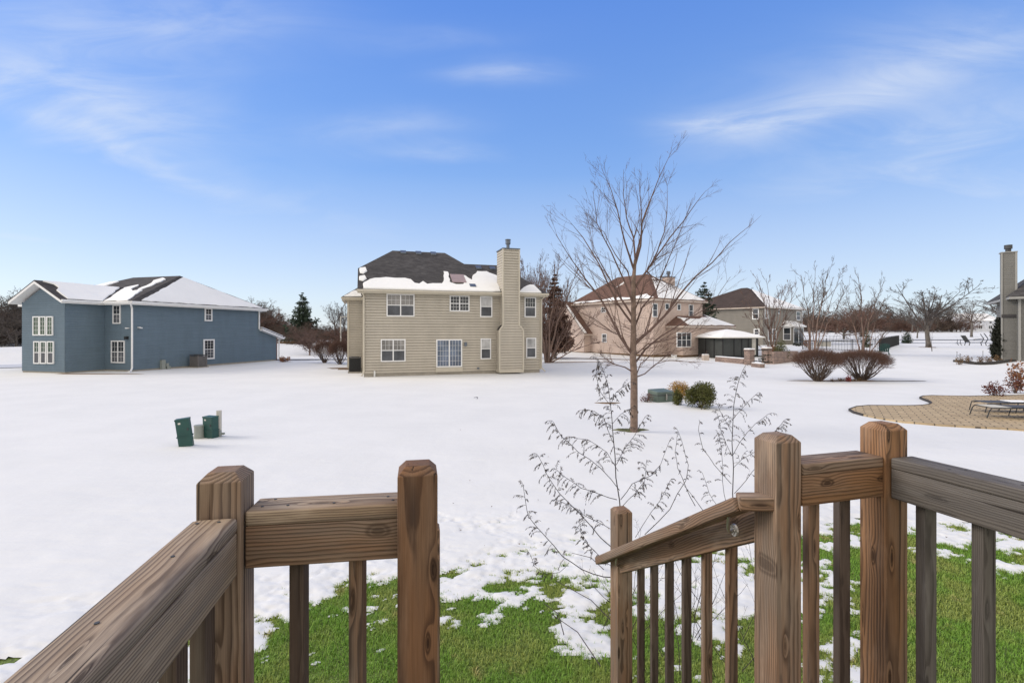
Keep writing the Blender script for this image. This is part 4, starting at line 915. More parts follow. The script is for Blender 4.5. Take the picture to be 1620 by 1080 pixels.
# long rail running back towards the camera
q0 = Vector((-.642, 1.155, 0)); d2 = -dL; q1 = q0+d2*2.3; lf = -eL
board('top_rail', V2(q0+lf*.048, (zt+zm)/2), V2(q1+lf*.048, (zt+zm)/2), .098, zt-zm-.001, 'wood_rail', A, bev=.012)
board('rail', V2(q0+lf*.021, (zb+zm)/2), V2(q1+lf*.021, (zb+zm)/2), .038, zm-zb, 'wood_rail', A)
board('bottom_rail', V2(q0+lf*.021, DECK+.10), V2(q1+lf*.021, DECK+.10), .038, .09, 'wood_weathered', A)
c = q0+lf*.062+d2*.035
for k in range(12): cc = c+d2*.135*k; board('baluster', V2(cc, DECK+.02), V2(cc, zm), .037, .037, 'wood_dark', A, up=(0, -1, 0))
# right railing -----------------------------------------------
B = thing('deck_railing', 'greyer brown deck railing on the right with the open corner post', 'railing', (1.3, 1.7, 0))
post((.839, 1.564), eR, dR, Z(-.357), 'wood_weathered', B); post((1.289, 1.698), eR, dR, Z(-.345), 'wood_warm', B)
p0 = Vector((.948, 1.607, 0)); p1 = Vector((1.288, 1.708, 0)); d = (p1-p0).normalized(); nrm = Vector((-d.y, d.x, 0))
board('top_rail', V2(p0+nrm*.05, (zt+zm)/2), V2(p1+nrm*.05, (zt+zm)/2), .10, zt-zm-.001, 'wood_weathered', B, bev=.006)
board('rail', V2(p0+nrm*.021, (zb+zm)/2), V2(p1+nrm*.021, (zb+zm)/2), .038, zm-zb, 'wood_warm', B)
board('bottom_rail', V2(p0+nrm*.021, DECK+.10), V2(p1+nrm*.021, DECK+.10), .038, .09, 'wood_weathered', B)
for px, m_ in ((1283, 'wood_weathered'), (1331.5, 'wood_dark')): c = along(p0+nrm*.062, d, px); board('baluster', V2(c, DECK+.02), V2(c, zm), .038, .038, m_, B, up=(0, -1, 0))
q0 = Vector((1.300, 1.694, 0)); d2 = Vector((.281, -.96, 0)).normalized(); q1 = q0+d2*2.4; rt = Vector((-d2.y, d2.x, 0))
if rt.x < 0: rt = -rt
board('top_rail', V2(q0+rt*.05, (zt+zm)/2), V2(q1+rt*.05, (zt+zm)/2), .10, zt-zm-.001, 'wood_grey', B, bev=.007)
board('rail', V2(q0+rt*.021, (zb+zm)/2), V2(q1+rt*.021, (zb+zm)/2), .038, zm-zb, 'wood_grey', B)
board('bottom_rail', V2(q0+rt*.021, DECK+.10), V2(q1+rt*.021, DECK+.10), .038, .09, 'wood_grey', B)
cl_ = [along(q0+rt*.062, d2, px) for px in (1465, 1556)]; stp = cl_[1]-cl_[0]
for k in range(9): cc = cl_[0]+stp*k; board('baluster', V2(cc, DECK+.02), V2(cc, zm), .040, .040, 'wood_grey', B, up=(0, -1, 0))
# stair railing -----------------------------------------------
S = thing('stair_railing', 'sloping stair railing with a separate round edged handrail on metal brackets', 'railing', (.64, 2.95, 0))
post((.628, 2.93), eR, dR, Z(-1.086), 'wood_weathered', S, ch=.018)
ns = Vector((.628-.814, 2.93-1.656, 0)).normalized(); rr = Vector((ns.y, -ns.x, 0))
b0 = Vector((.834, 1.664, Z(-.641)))+rr*.02; b1 = Vector((.630, 2.928, Z(-1.377)))+rr*.02
board('rail', b0, b1, .038, .108, 'wood_weathered', S, bev=.004)
dl = (b1-b0).normalized()
h0 = Vector((.757, 1.62, Z(-.566))); h1 = Vector((.560, 3.14, Z(-1.458)))
board('handrail', h0, h1, .066, .046, 'wood_weathered', S, bev=.009); board('handrail', h0-(h1-h0).normalized()*.0+Vector((-.012, .010, .004)), Vector((.862, 1.60, Z(-.553))), .064, .046, 'wood_weathered', S, bev=.009)
for px in (1157, 1118, 1086, 1059, 1035, 1014):
    c = along(Vector((b0.x, b0.y, 0))+rr*.030, ns, px); t_ = (c.y-b0.y)/(b1.y-b0.y); z = b0.z+(b1.z-b0.z)*t_
    board('baluster', V2(c, 0.55), V2(c, z-.04), .036, .036, 'wood_weathered' if px > 1100 else 'wood_dark', S, up=(0, -1, 0))
lowr0 = b0+Vector((0, 0, -.78)); lowr1 = b1+Vector((0, 0, -.78)); board('bottom_rail', lowr0, lowr1, .038, .09, 'wood_weathered', S)
for px, py in ((1163, 838), (983, 892)):
    # bracket: rose plate on the rail, curved arm, saddle under the handrail
    O = Vector((0, 0, EYE)); r = ray(px, py); pl0 = b0-rr*.0205; t_ = (pl0-O).dot(-rr)/r.dot(-rr); c = O+r*t_
    mb = MB(); mb.tube([c+rr*.001, c-rr*.007], .024, .021, 20); mb.tube([c-rr*.007, c-rr*.010], .012, .010, 14)
    tt = (c.y-h0.y-.10)/(h1.y-h0.y); hc = h0.lerp(h1, tt)-Vector((0, 0, .024))
    pts = [c-rr*.008]; mid = Vector((c.x-rr.x*.05, c.y-rr.y*.05-.03, c.z-.012))
    for k in range(1, 9):
        u = k/8; a = c-rr*.008; pts.append(a*(1-u)**2+mid*2*u*(1-u)+hc*u*u)
    mb.tube(pts, .0055, .0055, 8); dh = (h1-h0).normalized(); mb.bar(hc-dh*.03+Vector((0, 0, .003)), hc+dh*.03+Vector((0, 0, .003)), .022, .004)
    for q in (-.014, .014): mb.tube([c-rr*.006+Vector((0, 0, q)), c-rr*.011+Vector((0, 0, q))], .004, .003, 8)
    mb.v = [tuple(Vector(v)-S.location) for v in mb.v]; mb.build('bracket', M['metal'], S, smooth=False)
S2 = thing('stair_railing', 'left stair railing mostly hidden behind the left stair post', 'railing', (-.45, 2.65, 0))
post((-.387-.095, 2.63), eL, dL, Z(-1.07), 'wood_weathered', S2, ch=.018)
board('rail', (-.245, 1.31, Z(-.65)), (-.432, 2.63, Z(-1.36)), .036, .108, 'wood_weathered', S2); board('handrail', (-.26, 1.31, Z(-.54)), (-.42, 2.5, Z(-1.2)), .034, .036, 'wood_weathered', S2, bev=.008)
# nail heads on the rails
def nails(parent, pts):
    mb = MB()
    for p in pts: mb.cyl((p[0]-parent.location.x, p[1]-parent.location.y), .0035, p[2]-.002, p[2]+.0012, 10)
    mb.build('nail', M['dark_grey'], parent)
e1 = (Vector((-.262, 1.243, 0))-Vector((-.643, 1.186, 0))).normalized(); n1_ = Vector((-e1.y, e1.x, 0)); s0 = Vector((-.643, 1.186, 0))
nails(A, [(*(s0+e1*a+n1_*b).xy, zt) for a, b in ((.03, .03), (.045, .08), (.33, .06), (.345, .03), (.20, .03), (.09, .03))]+[(*(Vector((-.642, 1.155, 0))-dL*a-eL*b).xy, zt) for a, b in ((.03, .03), (.03, .075), (.20, .05), (.42, .055))])
nails(B, [(*(q0+d2*a+rt*b).xy, zt) for a, b in ((.16, .03), (.18, .07), (.33, .05))])
# deck floor and stair (below the picture, they bounce light on the posts)
D = thing('deck', 'raised wooden deck with a short stair down to the lawn', 'deck', (0, 0, 0))
mb = MB(); e = eR; d = dR; o0 = Vector((-.66, 1.24, 0))
for k in range(19):
    a = o0-d*(.14*k+.07); mb.bar(V2(a-e*.12, DECK-.019), V2(a+e*2.22, DECK-.019), .134, .038)
mb.build('decking', M['wood_grey'], D)
mb = MB()
for k in range(6):
    z = DECK-.2*(k+1); a = Vector((.32, 1.48, 0))+d*(.02+.27*k+.135); mb.bar(V2(a-e*.5, z-.02), V2(a+e*.5, z-.02), .26, .038)
mb.build('tread', M['wood_grey'], D)
# ================================================================ VEGETATION
def rvec(rg): 
    a = rg.uniform(0, 2*math.pi); z = rg.uniform(-1, 1); s_ = math.sqrt(1-z*z); return Vector((s_*math.cos(a), s_*math.sin(a), z))
def curve(p, d, Ln, nseg, rg, wob, up):
    pts = [Vector(p)]; d = Vector(d).normalized()
    for i in range(nseg):
        d = (d+rvec(rg)*wob+Vector((0, 0, up))).normalized(); pts.append(pts[-1]+d*Ln/nseg)
    return pts
def pt(pts, t_):
    f = t_*(len(pts)-1); i = min(int(f), len(pts)-2); return pts[i].lerp(pts[i+1], f-i), (pts[i+1]-pts[i]).normalized()
def side(d, ang, rg):
    a = d.orthogonal().normalized(); b_ = d.cross(a); q = rg.uniform(0, 2*math.pi)
    return (d*math.cos(ang)+(a*math.cos(q)+b_*math.sin(q))*math.sin(ang)).normalized()
def grow(mb, pts, r0, lev, P, rg):
    """side shoots of a limb"""
    if lev >= len(P['n']): return
    Ltot = sum((b-a).length for a, b in zip(pts[:-1], pts[1:]))
    for i in range(P['n'][lev]):
        t_ = rg.uniform(P['t0'][lev], 1.0); p, d = pt(pts, t_)
        ang = R(rg.uniform(*P['ang'])); dd = side(d, ang, rg)
        Ln = Ltot*P['lr'][lev]*(1-.55*t_)*rg.uniform(.6, 1.25)+P.get('lmin', 0)
        r = max(P['rmin'], r0*(1-.7*t_)*P['rr']); c = curve(p, dd, Ln, 3 if lev < 2 else 2, rg, P['wob'], P['up'])
        mb.tube(c, r, max(P['rmin']*.6, r*.35), 4 if (r > P['rmin']*2.5) else 3, cap=False)
        grow(mb, c, r, lev+1, P, rg)
def bare_tree(rg, Ht, trunk_h, limbs, lean=.0, P=None, r=.12, ang=(20, 55), fork=0.5, limb_l=.75):
    """returns (trunk MB, crown MB); origin at the base"""
    tr = MB(); cr = MB(); tp = curve((0, 0, -.15), (lean, rg.uniform(-.05, .05), 1), Ht*fork, 5, rg, .05, .05)
    tr.tube(tp, [r*1.25, r, r*.92, r*.85, r*.75, r*.6], 0, 8)
    for i in range(limbs):
        t_ = rg.uniform(trunk_h/(Ht*fork), 1.0) if i > 2 else 1.0; p, d = pt(tp, min(t_, .999))
        dd = side(Vector((0, 0, 1)), R(rg.uniform(*ang)), rg); Ln = (Ht-p.z)*rg.uniform(limb_l, 1.0)
        c = curve(p, dd, Ln, 5, rg, P['wob']*.8, P['up']); rr_ = r*rg.uniform(.35, .55); cr.tube(c, rr_, rr_*.2, 5, cap=False); grow(cr, c, rr_, 0, P, rg)
    return tr, cr
def make_tree(label, group, tr, cr, tm, cm, name='bare_tree', cat='tree'):
    o = thing(name, label, cat, (0, 0, 0), 0, group); tr.build('trunk', M[tm], o, smooth=True); cr.build('crown', M[cm], o); return o
def put(o, x, y, s_, rz, label=None, dz=0.0):
    o.location = (x, y, T(x, y)+dz); o.scale = (s_, s_, s_) if not isinstance(s_, tuple) else s_; o.rotation_euler = (0, 0, rz)
    if label: o['label'] = label
    return o

# ---- the main bare tree, limbs followed from the photograph and given depth
tb = ground(1003, 683); DT = tb.y; rg = random.Random(11)
def mt(zx, zy): return (860+zx/2.25, 220+zy/2.25)
def limb3(zpts, dep_end, rg):
    out = []
    n_ = len(zpts)
    for i, q in enumerate(zpts):
        x, y = mt(*q); k = i/(n_-1); Y = DT+dep_end*k**1.2; p = at(x, y, Y); out.append(p)
    fine = []
    for i in range(n_-1):
        a, b_ = out[i], out[i+1]
        fine.append(a); m_ = a.lerp(b_, .5); L_ = (b_-a).length; fine.append(m_+rvec(rg)*L_*.015)
    fine.append(out[-1]); return fine
MT = thing('bare_tree', 'tall bare tree with wide upswept branches standing in the middle of the snowy lawn', 'tree', (tb.x, tb.y, T(tb.x, tb.y)))
off = -MT.location
def rel(pts): return [p+off for p in pts]
trk = [Vector((tb.x, tb.y, T(tb.x, tb.y)-.1)), Vector((tb.x, tb.y, T(tb.x, tb.y)+.12))]+[at(*mt(*q), DT) for q in ((322, 840), (318, 780), (320, 690), (320, 600), (320, 500), (326, 430))]
mb = MB(); mb.tube(rel(trk), [.125, .105, .095, .090, .078, .066, .058, .038], 0, 12); mb.build('trunk', M['bark'], MT, smooth=True)
limbs = [
 ([(324, 470), (310, 430), (300, 400), (280, 330), (262, 250), (240, 180), (213, 120)], -.5, .030),
 ([(325, 450), (345, 380), (350, 300), (375, 230), (410, 140), (458, 40)], .4, .034),
 ([(321, 535), (344, 500), (368, 468), (400, 420), (450, 350), (500, 290), (545, 225), (577, 185)], -.3, .030),
 ([(366, 470), (385, 488), (410, 500), (440, 512), (462, 524)], -.3, .020),
 ([(326, 430), (320, 350), (295, 280), (284, 200), (285, 108)], .7, .026),
 ([(368, 470), (405, 400), (430, 330), (440, 240), (440, 160)], .8, .020),
 ([(328, 420), (350, 330), (347, 240), (340, 140)], -.8, .022),
 ([(322, 730), (350, 705), (380, 680), (430, 630), (480, 560), (540, 490), (600, 440), (660, 370), (745, 300)], -.9, .042),
 ([(318, 770), (270, 700), (210, 580), (150, 500), (100, 430), (45, 340)], -.6, .036),
 ([(320, 640), (270, 560), (225, 480), (180, 400), (150, 260)], .9, .030),
 ([(318, 660), (260, 580), (200, 450), (140, 350), (90, 290)], .2, .030),
 ([(320, 590), (285, 500), (240, 400), (190, 300), (175, 185)], -.9, .026),
 ([(320, 830), (290, 812), (250, 800), (225, 785), (200, 765)], -.5, .020),
 ([(322, 850), (360, 835), (400, 800), (450, 785), (560, 800)], .4, .018),
 ([(322, 800), (360, 750), (420, 700), (500, 650), (600, 590), (665, 490)], .8, .028),
 ([(320, 680), (350, 600), (400, 540), (440, 440), (470, 370), (530, 210)], .6, .026),
 ([(320, 620), (345, 560), (365, 500), (420, 500), (440, 515)], -.2, .020),
 ([(320, 560), (300, 470), (255, 410), (215, 330), (150, 300)], .5, .020),
 ([(320, 780), (280, 700), (250, 690), (180, 640), (100, 600), (60, 560)], .7, .020),
 ([(322, 770), (370, 730), (440, 715), (520, 690), (600, 660)], -.7, .018),
 ([(322, 860), (345, 800), (380, 770), (470, 755), (520, 745)], -.4, .016),
]
mb = MB(); P = dict(n=[11, 4, 2], t0=[.12, .1, .1], ang=(14, 42), lr=[.42, .42, .4], rmin=.0026, rr=.45, wob=.085, up=.07, lmin=.06)
for zp, de, r in limbs:
    c = rel(limb3(zp, de, rg)); mb.tube(c, r*1.1, .004, 6, cap=False); grow(mb, c, r, 0, P, rg)
# a few lower twiggy shoots
for i in range(26):
    z = rg.uniform(1.6, 3.2); p = Vector((0, 0, z)); c = curve(p, side(Vector((0, 0, 1)), R(rg.uniform(55, 95)), rg), rg.uniform(.3, 1.1), 4, rg, .16, .04); mb.tube(c, .006, .002, 4, cap=False); grow(mb, c, .006, 1, P, rg)
mb.build('crown', M['twig'], MT)

# ---- generic bare trees
PF = dict(n=[9, 6, 5], t0=[.15, .1, .1], ang=(25, 60), lr=[.5, .5, .5], rmin=.014, rr=.5, wob=.09, up=.06)
protos = []
for k in range(5):
    rg = random.Random(100+k); tr, cr = bare_tree(rg, 9.5, 2.2, 9, P=PF, r=.20, ang=(15, 65), fork=.42)
    protos.append((tr, cr))
PD = dict(n=[9, 7, 6], t0=[.1, .05, .0], ang=(25, 75), lr=[.5, .55, .6], rmin=.012, rr=.5, wob=.18, up=.0)
dense = []
for k in range(4):
    rg = random.Random(200+k); tr, cr = bare_tree(rg, 6.0, 0.5, 15, P=PD, r=.13, ang=(30, 85), fork=.3, limb_l=.5); dense.append((tr, cr))
def proto_obj(pair, label, group, tm, cm, name='bare_tree'): return make_tree(label, group, pair[0], pair[1], tm, cm, name)
used = {}
def plant(kind, k, px, pyb, ytop, Ybase=None, label=None, group=None, tm='bark_grey', cm='twig_grey', wide=1.0, rz=None, base_h=None):
    key = (kind, k, cm); H0 = {'tree': 9.5, 'dense': 6.0}[kind]
    if Ybase is None: g = ground(px, pyb)
    else:
        q = at(px, pyb, Ybase); g = Vector((q.x, Ybase, T(q.x, Ybase)))
    h = (EYE+(HZ-ytop)/F*g.y)-g.z; s_ = h/H0
    if key in used: o = copy_tree(used[key])
    else: o = proto_obj((protos if kind == 'tree' else dense)[k], label, group, tm, cm); used[key] = o
    o['label'] = label
    if group: o['group'] = group
    elif 'group' in o: del o['group']
    put(o, g.x, g.y, (s_*wide, s_*wide, s_), rz if rz is not None else (px*1.7) % 6.28); return o
plant('tree', 0, 1469, 549, 440, None, 'wide spreading dark bare tree on the snowy field left of the garden swing', wide=1.5)
plant('tree', 1, 1537, 533, 474, None, 'dark round headed bare tree in front of the far white house', wide=1.35, cm='twig_brown')
plant('tree', 2, 1590, 524, 466, 222, 'large grey bare tree behind the far white house', wide=1.6)
plant('tree', 3, 1362, 527, 478, 120, 'round brownish bare tree on the far field behind the birches', wide=1.5, cm='twig_red')
plant('dense', 0, 1335, 535, 468, 105, 'rounded reddish bare tree on a bare patch behind the birches', cm='twig_red', wide=1.15)
plant('tree', 4, 1451, 541, 492, 110, 'slim leaning bare tree just left of the wide spreading tree', cm='twig_grey', wide=1.1)
ORD = ['leftmost', 'second from the left', 'third from the left', 'fourth from the left', 'fifth from the left', 'sixth from the left', 'seventh from the left', 'eighth from the left', 'rightmost']
rg = random.Random(77)
# far right treeline
G = 'bare trees of the far treeline on the right'
def seg(px):
    for lim, t_ in ((1290, 'just right of the grey house'), (1330, 'above the left vase shrub'), (1385, 'above the right vase shrub'), (1425, 'above the receding black fence'), (1465, 'left of the wide spreading tree'), (1510, 'right of the wide spreading tree'), (1550, 'behind the garden bench'), (9999, 'left of the taupe house chimney')):
        if px < lim: return t_
for i in range(56):
    px = 1262+i*4.75+rg.uniform(-4, 4); Y = rg.uniform(165, 215); top = rg.uniform(487, 503)-(6 if 1330 < px < 1450 and rg.random() < .4 else 0)
    plant('dense', i % 4, px, 0, top, Y, 'brown bare tree low in the far treeline, '+seg(px), G, cm=('twig_red' if i % 3 else 'twig_brown'), wide=rg.uniform(1.0, 1.4))
for i in range(12):
    px = 1275+i*21+rg.uniform(-8, 8); plant('tree', i % 5, px, 0, rg.uniform(474, 490), rg.uniform(150, 190), 'grey bare tree topping the far treeline, '+seg(px), 'taller bare trees of the far treeline', wide=rg.uniform(1.1, 1.5))
# left treeline behind the road bank
G = 'brush trees on the bank left of the navy house'
for i in range(16):
    px = -70+i*8+rg.uniform(-3, 3); plant('dense', i % 4, px, 0, rg.uniform(455, 492), rg.uniform(55, 66), ('tangled brown brush tree on the bank, '+('at the left picture edge' if px < 8 else 'close to the navy house wall')), G, cm='twig_brown' if i % 2 else 'twig_grey', wide=1.1)
for i in range(8): plant('tree', i % 5, -50+i*14, 0, rg.uniform(450, 470), rg.uniform(62, 72), 'taller grey bare tree left of the navy house, '+ORD[i]+' of its row', 'taller trees left of the navy house', wide=1.1)
G = 'brush trees on the bank between the navy and tan houses'
for i in range(26):
    px = 398+i*6.4+rg.uniform(-4, 4); Y = rg.uniform(72, 92) if px < 485 else rg.uniform(62, 78); top = (rg.uniform(480, 500) if px < 465 else rg.uniform(500, 516))
    plant('dense', i % 4, px, 0, top, Y, ('reddish brown brush tree on the bank '+('beside the navy house' if px < 440 else 'below the tall spruce' if px < 505 else 'beside the tan house')), G, cm='twig_red' if i % 2 else 'twig_brown', wide=1.25)
for i, (px, top) in enumerate(((395, 474), (402, 468), (405, 478), (412, 472), (418, 478), (425, 484), (432, 488), (438, 490), (445, 498))): plant('tree', i % 5, px, 0, top, 88+i, 'pale brown bare tree behind the navy house end, '+ORD[i], 'bare trees behind the right end of the navy house', cm='twig_brown', wide=1.0)
plant('tree', 3, 530, 0, 474, 90, 'sparse bare tree with crooked trunk left of the tan house', wide=.8); plant('tree', 1, 545, 0, 478, 94, 'sparse knotty bare tree partly hidden by the tan house', wide=.9)
plant('dense', 2, 490, 562, 503, 57, 'small vase shaped bare tree in front of the evergreen beyond the road', cm='twig', wide=1.0, tm='bark_tan')
plant('dense', 1, 480, 0, 507, 66, 'low brush tree at the foot of the evergreen', cm='twig_brown', wide=1.3)
# trees behind the gap between tan and pinkish houses
for i, (px, top) in enumerate(((826, 412), (836, 398), (848, 412), (860, 408), (898, 432))): plant('tree', (i+2) % 5, px, 0, top, 52+i*3, 'thin upright bare tree behind the tan house corner, '+ORD[i], 'thin trees behind the tan house', wide=.42, cm='twig')
# behind the grey house
for i, px in enumerate((1180, 1215, 1240)): plant('dense', i, px, 0, 505, 130, 'brown bare tree hidden behind the grey house', 'trees behind the grey house', cm='twig_brown')

# ---- multi stemmed trees
def multistem(label, px, pyb, tops, Yb=None, r=.05, P=None, tm='bark_tan', cm='twig', seed=1, dep=1.0, name='multi_stem_tree', nb=(7, 4, 2), kink=.04, rmin=.010):
    rg = random.Random(seed); g = ground(px, pyb) if Yb is None else Vector((at(px, 0, Yb).x, Yb, 0)); g.z = T(g.x, g.y)
    o = thing(name, label, 'tree', g); tr = MB(); cr = MB()
    P = dict(n=list(nb), t0=[.25, .15, .1], ang=(18, 50), lr=[.38, .45, .5], rmin=rmin, rr=.45, wob=.09, up=.12)
    for (x, y, rs_) in tops:
        e = at(x, y, g.y+rg.uniform(-dep, dep))-Vector(g); b0_ = Vector((rg.uniform(-.12, .12), rg.uniform(-.12, .12), -.1))
        k = 7; pts = []
        for i in range(k+1):
            u = i/k; q = b0_.lerp(e, u); bow = math.sin(u*math.pi)*.06*e.length; q += Vector((-math.copysign(bow, e.x)*.4, 0, bow*.2))+rvec(rg)*kink*e.length*.4*math.sin(u*math.pi); pts.append(q)
        tr.tube(pts[:5], [r*rs_*.72*(1-.9*(i/k)**.6)+.008 for i in range(5)], 0, 7); cr.tube(pts[4:], [r*rs_*.72*(1-.9*(i/k)**.6)+.007 for i in range(4, k+1)], 0, 5); grow(cr, pts, r*rs_, 0, P, rg)
    tr.build('trunk', M[tm], o, smooth=True); cr.build('crown', M[cm], o); return o
multistem('two stemmed pale barked bare tree beside the right corner of the tan house', 866, 574, [(842, 470, 1.3), (915, 425, 1.1), (884, 420, 1.2), (905, 500, .9), (868, 440, 1.0), (932, 470, .7), (852, 430, .9), (948, 540, .7), (945, 500, .6)], r=.15, seed=4, dep=2.0, nb=(10, 6, 2), rmin=.013)
multistem('reddish multi stemmed bare tree behind the stone pillars', 1221, 560, [(1198, 437, 1), (1212, 440, .8), (1252, 445, 1), (1262, 455, .8), (1238, 460, .9), (1178, 470, .8), (1183, 500, .7), (1245, 500, .8), (1225, 470, .8), (1165, 530, .6)], Yb=54, r=.12, seed=5, cm='twig', dep=1.5, nb=(8, 5, 2), rmin=.014)
multistem('leaning bare birch clump left of the black fence', 1280, 560, [(1268, 437, 1), (1290, 455, .6), (1257, 500, .6), (1275, 470, .7)], Yb=50, r=.11, seed=6, tm='bark_tan', cm='twig_brown', nb=(8, 5, 3), rmin=.012)
multistem('tall bare birch with forked top behind the left vase shrub', 1290, 560, [(1312, 422, 1.0), (1345, 448, .6), (1290, 424, .6), (1330, 432, .5)], Yb=46, r=.13, seed=7, tm='bark_tan', cm='twig_brown', nb=(9, 5, 3), rmin=.011)
multistem('tall bare birch clump behind the right vase shrub', 1363, 560, [(1357, 432, 1.1), (1400, 440, .9), (1338, 470, .7), (1385, 462, .6), (1340, 500, .5)], Yb=47, r=.12, seed=8, tm='bark_tan', cm='twig_brown', nb=(9, 5, 3), rmin=.011)
multistem('slanting thin bare birch by the pale end of the black fence', 1372, 560, [(1420, 505, .8), (1405, 520, .6), (1395, 480, .7)], Yb=46, r=.08, seed=9, tm='bark_tan', cm='twig_brown', nb=(6, 4, 2), rmin=.010)
multistem('thin dark sapling in the snow right of the spreading tree trunk', 1475, 556, [(1475, 523, 1), (1472, 528, .5)], r=.035, seed=10, tm='bark_grey', cm='twig_grey', nb=(1, 1, 0), name='sapling')

# ---- conifers
def conifer(label, px, pyb, ytop, halfw_px, mat, Yb=None, seed=1, whorls=26, dens=1.0, droop=.25, name='spruce_tree', column=False, base=.08):
    rg = random.Random(seed); g = ground(px, pyb) if Yb is None else Vector((at(px, 0, Yb).x, Yb, 0)); g.z = T(g.x, g.y)
    h = EYE+(HZ-ytop)/F*g.y-g.z; R_ = halfw_px/F*g.y
    o = thing(name, label, 'tree', g); tr = MB(); cr = MB(); tr.tube([(0, 0, -.2), (0, 0, h*.5), (0, 0, h*.98)], [h*.022, h*.014, .01], 0, 8)
    for w_ in range(whorls):
        u = base+(1-base)*(w_/whorls)**.95; z = h*(u+rg.uniform(-.012, .012)); rad = R_*((1-u)/(1-base))**(.45 if column else .72)*rg.uniform(.85, 1.1)*(min(1, (u+.05)/.15) if column else 1)
        nb = max(4, int((11 if not column else 9)*dens*(1-.5*u)))
        for b_ in range(nb):
            a = rg.uniform(0, 6.283); rl = rad*rg.uniform(.6, 1.12); k = 5
            dr = -droop*rl*rg.uniform(.6, 1.2); pts = [Vector((math.cos(a)*rl*i/k, math.sin(a)*rl*i/k, z+(rg.random()-.5)*h*.012+dr*math.sin(i/k*2.2)+(.12*rl if i == k else 0)*(1 if not column else 3)+rg.uniform(-.03, .03)*rl)) for i in range(k+1)]
            tr.tube(pts, h*.004, h*.0015, 3, cap=False)
            for i in range(int(44*dens)):
                p, d = pt(pts, rg.uniform(.15, 1)); s_ = rl*rg.uniform(.14, .26)+.055*h/8; p = p+rvec(rg)*s_*.35; sd_ = side(d, R(rg.uniform(35, 75)), rg); e = p+sd_*s_+Vector((0, 0, -s_*.25)); w2 = sd_.cross(rvec(rg)).normalized()*s_*.22
                cr.add([p, p+sd_*s_*.5+w2, e, p+sd_*s_*.5-w2], [(0, 1, 2, 3)])
    tr.build('trunk', M['bark_grey'], o); cr.build('crown', M[mat], o); return o
conifer('tall dark green spruce beyond the road between the navy and tan houses', 479, 0, 461, 28, 'spruce_green', Yb=75, seed=2, whorls=24)
conifer('broad rusty brown conifer between the tan and pinkish houses', 878, 0, 430, 31, 'spruce_brown', Yb=50, seed=3, whorls=26, dens=1.25, droop=.1, base=.14)
conifer('dark green spruce rising behind the snowy wing of the pinkish house', 1114, 0, 443, 36, 'spruce_green', Yb=66, seed=4, whorls=22)
conifer('dark narrow arborvitae beside the taupe house chimney', 1579, 567, 500, 11, 'arborvitae', Yb=38.5, seed=5, column=True, whorls=26, dens=2.2, droop=0, name='arborvitae', base=.02)
conifer('small dark green conifer right of the black fence end', 1434, 543, 524, 9, 'spruce_green', seed=6, whorls=12, column=True, name='small_conifer')
conifer('olive green young conifer beside the birch behind the fence', 1371, 545, 515, 8, 'olive_leaf', seed=7, whorls=12, name='small_conifer', Yb=62)
for i in range(9): conifer('dark conifer standing in the far treeline on the right', 1375+i*18-(0 if i > 2 else 60), 0, 496+(i % 3)*3, 9, 'arborvitae', Yb=175+i*3, seed=20+i, whorls=9, dens=.6, name='conifer')['group'] = 'dark conifers in the far treeline'

# ---- pruned vase shrubs
def vase_shrub(label, px, pyb, hw_px, ytop, seed=1, mat='twig_red', flat_=1.0, stems=80, tw=6500, cut=.50, dark='twig_brown', Yb=None, name='vase_shrub'):
    rg = random.Random(seed); g = ground(px, pyb) if Yb is None else Vector((at(px, 0, Yb).x, Yb, 0)); g.z = T(g.x, g.y)
    h = EYE+(HZ-ytop)/F*g.y-g.z; W_ = hw_px/F*g.y
    o = thing(name, label, 'shrub', g); st = MB(); cn = MB(); zc = h*cut
    def shell(a, el, s_): return Vector((math.cos(a)*math.cos(el)**.8*W_*s_, math.sin(a)*math.cos(el)**.8*W_*s_, zc+(h-zc)*math.copysign(abs(math.sin(el))**.62, el)*(s_*.5+.5)))
    for i in range(stems):
        a = rg.uniform(0, 6.283); el = math.asin(rg.uniform(0.0, .9)); e = shell(a, el, .72); b0_ = Vector((rg.uniform(-.12, .12), rg.uniform(-.12, .12), -.05))
        m_ = b0_.lerp(e, .5)+Vector((0, 0, -.06*h))+rvec(rg)*.04; q = [b0_, b0_.lerp(m_, .55)+rvec(rg)*.02, m_, m_.lerp(e, .5)+rvec(rg)*.03, e]
        st.tube(q, .022, .006, 4, cap=False)
        for j in range(5):
            p, d = pt(q, rg.uniform(.45, 1)); c = curve(p, side(d, R(rg.uniform(15, 45)), rg), rg.uniform(.2, .45)*h*.55, 3, rg, .15, .08); st.tube(c, .007, .003, 3, cap=False)
    for i in range(tw):
        a = rg.uniform(0, 6.283); el = math.asin(rg.uniform(-.03, 1)); s_ = rg.uniform(.60, 1.0)
        if el < .05 and rg.random() < .35: continue
        p = shell(a, el, s_*.86); out_ = (shell(a, el, 1)-Vector((0, 0, zc*.3))).normalized()
        c = curve(p, side(out_, R(rg.uniform(0, 40)), rg), rg.uniform(.10, .24)*h*.8, 2, rg, .2, .05); cn.tube(c, .0042, .002, 3, cap=False)
    st.build('stem', M[dark], o); cn.build('crown', M[mat], o); return o
vase_shrub('left one of the two large vase shaped clipped brown shrubs in the snow', 1293, 603, 38, 555, 1)
vase_shrub('right and wider one of the two vase shaped clipped brown shrubs', 1363, 601, 46, 556, 2, tw=8000)
vase_shrub('left clipped rounded russet hedge shrub by the tan house', 514, 574, 19, 540, 3, cut=.35, stems=40, tw=4200, name='hedge_shrub')
vase_shrub('middle clipped russet hedge shrub nearest the tan house', 538, 576, 20, 540, 4, cut=.35, stems=40, tw=4200, name='hedge_shrub')
